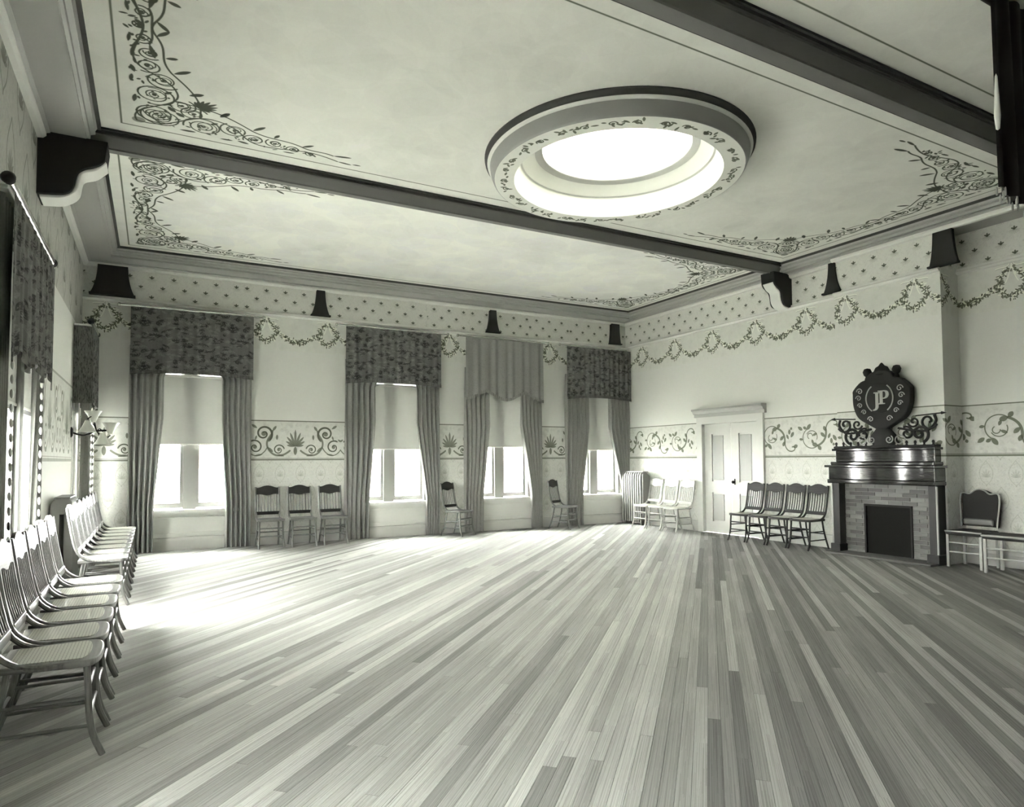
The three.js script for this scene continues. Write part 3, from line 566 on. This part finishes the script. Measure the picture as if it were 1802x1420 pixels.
// scroll consoles carrying the beams
function scrollConsole(label, p, turn, w = 0.34) {
  const o = thing('beam_console', label, 'bracket', p, turn);
  const s = new THREE.Shape(); s.moveTo(0, 0); s.lineTo(0.2, 0.03); s.bezierCurveTo(0.33, 0.06, 0.26, 0.2, 0.34, 0.28); s.bezierCurveTo(0.4, 0.34, 0.5, 0.34, 0.54, 0.42); s.lineTo(0.56, 0.6); s.lineTo(0, 0.6);
  part('bracket_body', new THREE.ExtrudeGeometry(s, { depth: w, bevelEnabled: true, bevelSize: 0.008, bevelThickness: 0.008, bevelSegments: 2, curveSegments: 16 }).translate(0, 0, -w / 2), M.bracket, o);  // near-black body holds the backlit shade of its sides
  // pale moulded front following the curve
  part('scroll_front', bar([[0.02, -0.012, 0], [0.2, 0.018, 0], [0.3, 0.1, 0], [0.345, 0.27, 0], [0.46, 0.33, 0], [0.55, 0.42, 0]], w * 0.8, 0.03, 40), M.trimLight, o, 'pale moulded scroll face');
  return o;
}
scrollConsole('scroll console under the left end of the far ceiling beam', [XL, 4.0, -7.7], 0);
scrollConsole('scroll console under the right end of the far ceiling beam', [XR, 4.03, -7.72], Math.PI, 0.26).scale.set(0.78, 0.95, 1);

// ------------------------------------------------------------------ chairs
function chairGeos() {
  const g = {};
  const sideStile = (s) => bar([[s * 0.19, 1.0, -0.29], [s * 0.19, 0.86, -0.268], [s * 0.19, 0.68, -0.235], [s * 0.19, 0.55, -0.195], [s * 0.193, 0.485, -0.12], [s * 0.2, 0.462, -0.02], [s * 0.208, 0.46, 0.08]], 0.034, 0.026, 24);
  g.stile = [sideStile(-1), sideStile(1)];
  const cr = new THREE.Shape(); cr.moveTo(-0.185, 0); cr.bezierCurveTo(-0.1, 0.03, -0.06, -0.015, 0, -0.015); cr.bezierCurveTo(0.06, -0.015, 0.1, 0.03, 0.185, 0); cr.lineTo(0.185, 0.115); cr.bezierCurveTo(0.12, 0.1, 0.09, 0.15, 0, 0.15); cr.bezierCurveTo(-0.09, 0.15, -0.12, 0.1, -0.185, 0.115);
  g.crest = new THREE.ExtrudeGeometry(cr, { depth: 0.018, bevelEnabled: true, bevelSize: 0.004, bevelThickness: 0.004, bevelSegments: 2, curveSegments: 14 }).rotateX(-0.16).translate(0, 0.87, -0.28);
  g.spindle = []; for (let i = 0; i < 7; i++) { const x = -0.15 + i * 0.05; g.spindle.push(tube([[x, 0.56, -0.2], [x, 0.72, -0.243], [x, 0.89, -0.27]], 0.0075, 8, 6)); }
  g.backRail = rbox(0.37, 0.055, 0.02, 0.005, 0, 0.56, -0.2);
  const st = new THREE.Shape(); st.moveTo(-0.18, -0.19); st.lineTo(0.18, -0.19); st.bezierCurveTo(0.2, -0.05, 0.22, 0.1, 0.215, 0.17); st.bezierCurveTo(0.2, 0.22, 0.1, 0.225, 0, 0.225); st.bezierCurveTo(-0.1, 0.225, -0.2, 0.22, -0.215, 0.17); st.bezierCurveTo(-0.22, 0.1, -0.2, -0.05, -0.18, -0.19);
  g.seat = new THREE.ExtrudeGeometry(st, { depth: 0.022, bevelEnabled: true, bevelSize: 0.006, bevelThickness: 0.006, bevelSegments: 3, curveSegments: 10 }).rotateX(Math.PI / 2).scale(1, 1, 1).translate(0, 0.472, 0);
  const caneS = new THREE.Shape(); caneS.moveTo(-0.15, -0.15); caneS.lineTo(0.15, -0.15); caneS.bezierCurveTo(0.17, 0, 0.185, 0.1, 0.18, 0.15); caneS.bezierCurveTo(0.15, 0.19, -0.15, 0.19, -0.18, 0.15); caneS.bezierCurveTo(-0.185, 0.1, -0.17, 0, -0.15, -0.15);
  g.cane = new THREE.ExtrudeGeometry(caneS, { depth: 0.004, bevelEnabled: false, curveSegments: 10 }).rotateX(Math.PI / 2).translate(0, 0.4815, 0);
  g.front = [-1, 1].map((s) => bar([[s * 0.185, 0.455, 0.17], [s * 0.187, 0.34, 0.178], [s * 0.19, 0.2, 0.186], [s * 0.195, 0.1, 0.205], [s * 0.2, 0.002, 0.245]], 0.03, 0.03, 14));
  g.rear = [-1, 1].map((s) => bar([[s * 0.165, 0.455, -0.15], [s * 0.17, 0.3, -0.175], [s * 0.18, 0.12, -0.225], [s * 0.185, 0.002, -0.27]], 0.028, 0.028, 12));
  const hbar = (a, b, r = 0.009) => tube([a, [(a[0] + b[0]) / 2, (a[1] + b[1]) / 2, (a[2] + b[2]) / 2], b], r, 6, 7);
  g.stretch = [hbar([-0.19, 0.33, 0.178], [0.19, 0.33, 0.178], 0.011), hbar([-0.19, 0.2, 0.186], [0.19, 0.2, 0.186], 0.011), hbar([-0.188, 0.28, 0.18], [-0.172, 0.28, -0.18]), hbar([0.188, 0.28, 0.18], [0.172, 0.28, -0.18]), hbar([-0.192, 0.15, 0.195], [-0.178, 0.15, -0.215]), hbar([0.192, 0.15, 0.195], [0.178, 0.15, -0.215]), hbar([-0.172, 0.24, -0.19], [0.172, 0.24, -0.19])];
  return g;
}
const CG = chairGeos();
function makeChair(label, frame, crest, seat, cane, p, turn, group) {
  const t = thing('side_chair', label, 'chair', p, turn, group);
  part('seat', CG.seat, seat, t); part('cane_panel', CG.cane, cane, t);
  CG.stile.forEach((g) => part('stile', g, frame, t)); part('crest_rail', CG.crest, crest, t); part('back_rail', CG.backRail, crest, t);
  CG.spindle.forEach((g) => part('spindle', g, frame, t)); CG.front.forEach((g) => part('leg', g, frame, t)); CG.rear.forEach((g) => part('leg', g, frame, t));
  CG.stretch.forEach((g) => part('stretcher', g, frame, t));
  return t;
}
// row along the left wall
const near6 = ['nearest wooden chair of the left wall row, sabre legs fully in view', 'second chair from the near end of the left wall row', 'third chair from the near end of the left wall row', 'fourth chair from the near end of the left wall row', 'fifth chair from the near end of the left wall row', 'sixth left wall chair, last before the gap in the row'];
let left0;
near6.forEach((l, i) => { const p = [-0.45, 0, -4.105 - i * 0.47]; if (!i) left0 = makeChair(l, M.woodMid, M.woodMid, M.woodMid, M.cane, p, Math.PI / 2, 'chairs along the left wall'); else dup(left0, p, Math.PI / 2, l); });
const far8 = ['first left wall chair past the gap, its open side in view', 'second left wall chair past the gap in the row', 'third left wall chair past the gap in the row', 'fourth left wall chair past the gap in the row', 'fifth left wall chair past the gap in the row', 'left wall chair third from the corner lamp end', 'left wall chair second from the corner lamp end', 'farthest chair of the left wall row, below the corner lamp'];
far8.forEach((l, i) => dup(left0, [-0.455, 0, -7.98 - i * 0.465], Math.PI / 2, l));
// back wall
const bk = makeChair('leftmost of the three dim chairs under the wide back wall panel', M.woodMid, M.wood, M.woodMid, M.woodMid, [1.72, 0, -11.75], 0, 'dim chairs under the wide back wall panel');
dup(bk, [2.25, 0, -11.75], 0, 'middle of the three dim chairs under the wide back wall panel'); dup(bk, [2.78, 0, -11.75], 0, 'rightmost of the three dim chairs under the wide back wall panel, beside a drape');
const pn = dup(bk, [5.16, 0, -11.7], 0.5, 'chair turned aside in front of the left narrow pier'); pn.userData.group = 'chairs before the narrow piers';
dup(pn, [7.55, 0, -11.65], 0.5, 'chair turned aside in front of the right narrow pier');
// right wall: pale ones with window glare painted in, dark ones by the fireplace
const gh = makeChair('glare-pale chair next to the radiator in the back corner', M.woodGlare, M.woodGlare, M.woodGlare, M.cane, [9.2, 0, -11.0], -Math.PI / 2, 'glare-pale chairs between radiator and door');
dup(gh, [9.2, 0, -10.52], -Math.PI / 2, 'middle one of the glare-pale chairs between radiator and door'); dup(gh, [9.2, 0, -10.06], -Math.PI / 2, 'glare-pale chair standing right against the door casing');
const dk = makeChair('spindle-back chair standing before the double door', M.wood, M.wood, M.wood, M.cane, [9.18, 0, -8.32], -Math.PI / 2, 'spindle-back chairs left of the fireplace'); dk.scale.x = 0.92;
dup(dk, [9.18, 0, -7.9], -Math.PI / 2, 'spindle-back chair at the right edge of the door casing'); dup(dk, [9.18, 0, -7.48], -Math.PI / 2, 'spindle-back chair second from the fireplace'); dup(dk, [9.18, 0, -7.06], -Math.PI / 2, 'spindle-back chair right beside the fireplace post');
// dark upholstered chair and stool in the recess
{
  const t = thing('upholstered_chair', 'dark leather-backed chair with arched top right of the fireplace', 'chair', [9.5, 0, -4.8], -Math.PI / 2);
  const s = new THREE.Shape(); s.moveTo(-0.2, 0); s.lineTo(0.2, 0); s.lineTo(0.205, 0.42); s.bezierCurveTo(0.12, 0.41, 0.08, 0.47, 0, 0.475); s.bezierCurveTo(-0.08, 0.47, -0.12, 0.41, -0.205, 0.42);
  part('backrest', new THREE.ExtrudeGeometry(s, { depth: 0.04, bevelEnabled: true, bevelSize: 0.01, bevelThickness: 0.01, bevelSegments: 3 }).rotateX(-0.08).translate(0, 0.53, -0.22), M.leather, t);
  const e = [[-0.215, -0.02], [-0.218, 0.43], [-0.12, 0.425], [-0.06, 0.47], [0, 0.487], [0.06, 0.47], [0.12, 0.425], [0.218, 0.43], [0.215, -0.02]].map(([x, y]) => [x, 0.53 + y, -0.16 - y * 0.08]);
  part('back_frame', tube(e, 0.011, 60, 7), M.gilt, t, 'thin pale edge frame');
  part('back_highlight', rbox(0.36, 0.09, 0.06, 0.025, 0, 0.58, -0.15), M.woodMid, t, 'paler roll for the highlight on the backrest');  // highlight at the foot of the backrest, built as a paler roll
  part('seat', rbox(0.45, 0.06, 0.44, 0.025, 0, 0.45, 0.02), M.leather, t);
  part('seat_edge', tube([[-0.22, 0.47, 0.24], [0, 0.473, 0.247], [0.22, 0.47, 0.24]], 0.011, 10, 7), M.gilt, t);
  for (const [x, z] of [[-0.2, 0.21], [0.2, 0.21], [-0.2, -0.19], [0.2, -0.19]]) part('leg', rbox(0.035, 0.43, 0.035, 0.006, x, 0.215, z), M.gilt, t);
  for (const y of [0.2, 0.32]) part('stretcher', rbox(0.38, 0.018, 0.018, 0.004, 0, y, 0.21), M.gilt, t);
  const o = thing('stool', 'low dark stool with pale seat edge and legs at the right frame edge', 'stool', [9.36, 0, -4.27], -Math.PI / 2);
  part('seat', rbox(0.5, 0.06, 0.46, 0.025, 0, 0.45, 0), M.leather, o); part('seat_edge', tube([[-0.25, 0.465, 0.225], [0, 0.468, 0.232], [0.25, 0.465, 0.225]], 0.014, 10, 7), M.gilt, o);
  for (const [x, z] of [[-0.22, 0.2], [0.22, 0.2], [-0.22, -0.19], [0.22, -0.19]]) part('leg', rbox(0.035, 0.43, 0.035, 0.006, x, 0.215, z), M.gilt, o);
  for (const y of [0.19, 0.31]) part('stretcher', rbox(0.42, 0.018, 0.018, 0.004, 0, y, 0.2), M.gilt, o);
}

// ------------------------------------------------------------------ radiators
function radiator(label, p, turn, n, h, pitch) {   // columns along x, face to +z
  const t = thing('radiator', label, 'radiator', p, turn, 'cast iron radiators');
  const s = new THREE.Shape(); s.moveTo(-0.1, 0.08); s.lineTo(0.1, 0.08); s.lineTo(0.1, h - 0.1); s.quadraticCurveTo(0.1, h, 0, h); s.quadraticCurveTo(-0.1, h, -0.1, h - 0.1);
  const hole = new THREE.Path(); hole.moveTo(-0.03, 0.2); hole.lineTo(-0.03, h - 0.16); hole.lineTo(0.03, h - 0.16); hole.lineTo(0.03, 0.2); s.holes.push(hole);
  const g = new THREE.ExtrudeGeometry(s, { depth: pitch * 0.25, bevelEnabled: true, bevelSize: 0.012, bevelThickness: 0.012, bevelSegments: 3, curveSegments: 10 }).rotateY(Math.PI / 2);
  for (let i = 0; i < n; i++) { const m = part('column', g, M.radiator, t); m.position.x = (i - n / 2) * pitch; }
  part('cap', rbox(n * pitch + 0.02, 0.016, 0.15, 0.005, -0.01, h + 0.012, 0), M.radiator, t);
  for (const s2 of [-1, 1]) part('foot', rbox(0.04, 0.09, 0.2, 0.008, s2 * (n * pitch / 2 - 0.06), 0.045, 0), M.radiatorDark, t);
  const es = new THREE.Shape(); es.moveTo(-0.08, 0.35); es.lineTo(0.1, 0.16); es.lineTo(0.1, h - 0.03); es.quadraticCurveTo(0.02, h + 0.02, -0.1, h - 0.08); es.quadraticCurveTo(-0.14, h * 0.6, -0.08, 0.35);
  part('end_shield', new THREE.ExtrudeGeometry(es, { depth: 0.012, bevelEnabled: false }).rotateY(-Math.PI / 2).translate(turn > 0 ? n * pitch / 2 + 0.02 : n * pitch / 2 + 0.02, 0, 0), M.radiatorDark, t, 'dark curved end plate');
}
radiator('pale ribbed radiator in the back right corner', [9.42, 0, -11.62], -Math.PI / 2, 9, 1.15, 0.075);
radiator('ribbed radiator on the left wall between its two windows', [XL + 0.13, 0, -9.15], Math.PI / 2, 9, 1.04, 0.075);

// ------------------------------------------------------------------ corner lamp on the left wall
{
  const t = thing('wall_lamp', 'dark gas bracket with four white glass shades on the left wall corner', 'lamp', [XL, 1.86, -10.9], 0);
  part('backplate', lathe([[0.001, 0.03], [0.05, 0.025], [0.07, 0.01], [0.075, 0], [0.001, 0]], 20).rotateZ(-Math.PI / 2), M.iron, t);
  part('arm', tube([[0, 0, 0], [0.15, -0.04, 0], [0.3, 0.02, 0], [0.42, 0.03, 0]], 0.012, 20, 8), M.iron, t);
  const shades = [[0.26, 0.22, 0.02, 1], [0.47, 0.06, 0, 1], [0.2, 0.08, 0.12, -1], [0.38, -0.09, 0.1, -1]];
  for (const [x, y, z, d] of shades) {
    const a = part('shade_arm', tube([[0.3, 0.02, 0], [(x + 0.3) / 2, y - d * 0.14, z / 2], [x, y - d * 0.1, z]], 0.008, 12, 7), M.iron, t);
    part('glass_shade', lathe([[0.03, -0.08], [0.04, -0.05], [0.07, 0.02], [0.11, 0.08], [0.107, 0.08], [0.066, 0.022], [0.036, -0.048]], 20).rotateX(d < 0 ? Math.PI : 0).translate(x, y, z), M.opal, a, 'white glass shade');
  }
}

// ------------------------------------------------------------------ fireplace
{
  const t = thing('fireplace_mantel', 'dark polished mantelpiece with brick surround on the chimney breast', 'fireplace', [XB, 0, -5.86]);
  const L = 0.74;   // half length; local x is out of the wall towards -x, z along the wall
  const slab = (x, y0, y1, hl, b = 0.008) => rbox(x, y1 - y0, hl * 2, b, -x / 2, (y0 + y1) / 2, 0);
  part('top_shelf', slab(0.2, 1.55, 1.585, L + 0.03), M.polish, t);
  part('upper_panel', slab(0.15, 1.385, 1.55, L), M.polish, t);
  part('lower_shelf', slab(0.32, 1.3, 1.335, L + 0.08), M.polish, t);
  part('shelf_moulding', slab(0.24, 1.335, 1.385, L + 0.03, 0.012), M.polish, t);
  part('frieze_panel', slab(0.26, 1.12, 1.3, L + 0.05), M.polish, t);
  part('frieze_moulding', slab(0.29, 1.06, 1.12, L + 0.06, 0.014), M.polish, t);
  for (const s of [-1, 1]) {
    const p = part('post', rbox(0.2, 1.06, 0.12, 0.01, -0.1, 0.53, s * (L - 0.02)), M.darkWood, t);
    part('post_base', rbox(0.24, 0.14, 0.16, 0.01, -0.12, 0.07, s * (L - 0.02)), M.darkWood, p);
    part('post_bead', tube([[-0.2, 0.14, s * (L + 0.035)], [-0.2, 0.6, s * (L + 0.035)], [-0.2, 1.05, s * (L + 0.035)]], 0.014, 8, 8), M.gilt, p, 'pale rounded edge bead');
  }
  // brick surround, one mesh per brick
  const bg = rbox(0.05, 0.05, 0.2, 0.004), bh = rbox(0.05, 0.05, 0.095, 0.004), mats = [M.brick, M.brick2, M.brick3];
  const z0 = -L + 0.05, z1 = L - 0.05, o0 = -0.35, o1 = 0.36, OY = 0.76;
  part('mortar_bed', merge([box(-0.05, 0, OY, 1.06, z0, z1), box(-0.05, 0, 0, OY, z0, o0), box(-0.05, 0, 0, OY, o1, z1)]), M.mortar, t);
  for (let r = 0; r < 18; r++) {
    const y = 0.03 + r * 0.0585; if (y > 1.04) break;
    const spans = y + 0.02 > OY ? [[z0, z1]] : [[z0, o0], [o1, z1]];
    for (const [a, b] of spans) { let z = a; let first = r % 2; while (z < b - 0.03) { const w = Math.min(first ? 0.1 : 0.205, b - z); first = 0; const m = part('brick', w > 0.15 ? bg : bh, mats[Math.floor(rnd() * 3)], t); m.position.set(-0.032 - rnd() * 0.006, y, z + w / 2); m.scale.z = (w - 0.008) / (w > 0.15 ? 0.2 : 0.095); z += w; } }
  }
  part('opening_frame', merge([box(-0.075, -0.03, 0, OY, o0, o0 + 0.025), box(-0.075, -0.03, 0, OY, o1 - 0.025, o1), box(-0.075, -0.03, OY - 0.03, OY, o0, o1)]), M.iron, t);
  part('summer_front', box(-0.045, -0.035, 0.03, OY - 0.03, o0 + 0.03, o1 - 0.03), M.soot, t, 'black iron summer front');
  part('hearth_slab', rbox(0.42, 0.03, L * 2 + 0.1, 0.006, -0.21, 0.016, 0), M.brick2, t);
}
// carved crest with the letters on the mantel shelf
const font = await new FontLoader().loadAsync('fonts/droid/droid_serif_bold.typeface.json');
{
  const t = thing('mantel_crest', 'dark carved crest with JP monogram standing on the mantel', 'ornament', [XB - 0.13, 1.585, -5.84], -Math.PI / 2);
  // local x along the wall (+x towards the far end ... turned), y up, z out into the room
  const sh = new THREE.Shape();
  const half = [[0.08, 0.3], [0.18, 0.36], [0.33, 0.46], [0.4, 0.62], [0.41, 0.8], [0.4, 0.86], [0.3, 0.96], [0.2, 1.0], [0.14, 1.08], [0, 1.12]];
  sh.moveTo(-0.08, 0.3); sh.lineTo(0.08, 0.3); sh.splineThru(half.slice(1).map((p) => new THREE.Vector2(...p))); sh.splineThru(half.slice(0, -1).reverse().map((p) => new THREE.Vector2(-p[0], p[1])));
  part('shield', new THREE.ExtrudeGeometry(sh, { depth: 0.09, bevelEnabled: true, bevelSize: 0.02, bevelThickness: 0.02, bevelSegments: 3, curveSegments: 40 }).translate(0, 0, -0.05), M.iron, t);
  part('medallion', lathe([[0.001, 0.03], [0.16, 0.026], [0.2, 0.018], [0.215, 0.008], [0.22, 0]], 40).rotateX(Math.PI / 2).translate(0, 0.72, 0.055), M.iron, t);
  for (const s of [-1, 1]) part('medallion_rim', tube(Array.from({ length: 9 }, (_, i) => { const a = -0.95 + i * 0.2375; return [s * 0.2 * Math.cos(a), 0.72 + 0.22 * Math.sin(a), 0.075]; }), 0.009, 20, 6), M.gilt, t, 'pale beaded arc');
  const letter = (ch, x, y) => { const g = new TextGeometry(ch, { font, size: 0.2, depth: 0.015, curveSegments: 8, bevelEnabled: false }); part('letter', g.translate(x, y, 0.075), M.gilt, t, 'pale letter ' + ch); };
  letter('J', -0.08, 0.61); letter('P', -0.02, 0.63);
  // acanthus relief either side
  for (const s of [-1, 1]) for (const [x, y, r] of [[0.3, 0.84, 0.05], [0.32, 0.74, 0.045], [0.3, 0.63, 0.04], [0.24, 0.53, 0.04], [0.14, 0.42, 0.045]]) { const pts = []; for (let i = 0; i < 16; i++) { const a = i / 15 * 8, q = r * (1 - i / 18); pts.push([s * (x + q * Math.cos(a)), y + q * Math.sin(a), 0.075]); } part('relief_scroll', tube(pts, 0.007, 40, 5), M.gilt, t, 'worn pale relief scroll'); }
  part('crown', lathe([[0.001, 0.16], [0.012, 0.15], [0.03, 0.12], [0.06, 0.1], [0.08, 0.05], [0.1, 0.02], [0.09, 0], [0.001, 0]], 20).scale(1.5, 1.15, 0.7).translate(0, 1.06, 0), M.iron, t);
  for (const s of [-1, 1]) part('finial', lathe([[0.001, 0.16], [0.035, 0.15], [0.052, 0.11], [0.04, 0.07], [0.02, 0.05], [0.03, 0.02], [0.035, -0.04], [0.001, -0.05]], 16).scale(1.2, 1.15, 1.2).translate(s * 0.22, 1.0, 0), M.iron, t);
  part('neck', lathe([[0.1, 0.34], [0.09, 0.3], [0.13, 0.25], [0.19, 0.18], [0.2, 0.1], [0.16, 0.05], [0.22, 0.03], [0.24, 0], [0.001, 0]], 24).scale(1, 1, 0.45), M.iron, t);
  for (const s of [-1, 1]) for (const [x, y, r, a0, d] of [[0.28, 0.1, 0.085, 0, 1], [0.13, 0.12, 0.06, 1, -1]]) { const pts = []; for (let i = 0; i < 18; i++) { const a = a0 + d * i / 17 * 9, q = r * (1 - i / 20); pts.push([s * (x + q * Math.cos(a)), y + q * Math.sin(a), 0.08]); } part('relief_scroll', tube(pts, 0.009, 44, 5), M.gilt, t); }
  // wrought side scrolls, flat against the wall
  for (const s of [-1, 1]) {
    const curl = (cx, cy, r, a0, turns, dir, th) => { const pts = []; for (let i = 0; i < 26; i++) { const a = a0 + dir * i / 25 * turns * 6.283, q = r * (1 - i / 30); pts.push([s * (cx + q * Math.cos(a)), cy + q * Math.sin(a), -0.03]); } part('side_scroll', tube(pts, th, 60, 6), M.iron, t); };
    curl(0.5, 0.19, 0.13, -1.2, 1.3, 1, 0.02); curl(0.62, 0.36, 0.12, -0.4, 1.1, -1, 0.016); curl(0.42, 0.36, 0.08, 3.4, 1.2, 1, 0.014); curl(0.32, 0.2, 0.1, 2, 1.2, -1, 0.016);
    part('side_scroll', tube([[s * 0.2, 0.28, -0.03], [s * 0.42, 0.24, -0.03], [s * 0.62, 0.24, -0.03], [s * 0.72, 0.36, -0.03], [s * 0.7, 0.44, -0.03]], 0.018, 30, 6), M.iron, t);
    part('side_rod', tube([[s * 0.45, 0.44, -0.03], [s * 0.62, 0.45, -0.03], [s * 0.8, 0.46, -0.03]], 0.01, 12, 6), M.iron, t);
    part('spear_tip', new THREE.ConeGeometry(0.022, 0.07, 8).rotateZ(-s * Math.PI / 2).translate(s * 0.83, 0.46, -0.03), M.iron, t);
  }
  part('plinth', rbox(1.5, 0.035, 0.16, 0.008, 0, 0.018, 0), M.iron, t);
  for (let i = 0; i < 13; i++) part('cresting_knob', lathe([[0.001, 0.05], [0.016, 0.04], [0.02, 0.02], [0.012, 0], [0.02, -0.02], [0.001, -0.02]], 10).translate(-0.72 + i * 0.12, 0.05, 0.05), M.iron, t);
}

// ------------------------------------------------------------------ long dark curtain on the right, unseen, added to block light
{
  const t = thing('light_block_curtain', 'long dark curtain added outside the frame to block light', 'curtain', [8.02, 4.6, -2.5]);
  part('light_block_cloth', pleatedSheet(3.5, 4.57, 16, 0.05, null, 160, 12), std(0.04, 0.95, { side: THREE.DoubleSide }), t);
  part('curtain_rod', new THREE.CylinderGeometry(0.025, 0.025, 3.6, 12).rotateZ(Math.PI / 2).translate(0, 0.02, -0.07), M.iron, t);
}
// ------------------------------------------------------------------ dark fringed drapery hanging at the right edge of the view
{
  const t = thing('hanging_drapery', 'dark fringed drapery hanging from the ceiling at the upper right edge', 'drapery', [5.68, YC, -2.35]);
  part('drapery_cloth', pleatedSheet(1.16, 1.44, 7, 0.035, (u, v) => [0, v * (0.2 * u)], 110, 24), M.leatherCloth = std(0.02, 0.95, { side: THREE.DoubleSide }), t);
  part('hanging_rod', new THREE.CylinderGeometry(0.02, 0.02, 1.2, 12).rotateZ(Math.PI / 2).translate(0, -0.03, -0.06), M.iron, t);
  part('edge_highlight', lathe([[0.001, 0.2], [0.008, 0.18], [0.014, 0.05], [0.02, -0.1], [0.012, -0.19], [0.001, -0.2]], 12).translate(-0.595, -0.85, 0.03), M.white, t, 'pale spindle for the highlight at the drapery edge');  // white spindle added for the bright highlight on the left edge
  const fr = []; for (let i = 0; i < 30; i++) { const u = i / 29; fr.push(lathe([[0.001, 0.03], [0.006, 0.025], [0.008, 0], [0.008, -0.02], [0.006, -0.03], [0.001, -0.034]], 6).translate((u - 0.5) * 1.15, -1.46 - 0.2 * u, Math.sin(u * 7 * 6.283) * 0.035)); }
  fr.forEach((g) => part('tassel', g, M.gilt, t));
}

renderer.render(scene, camera);
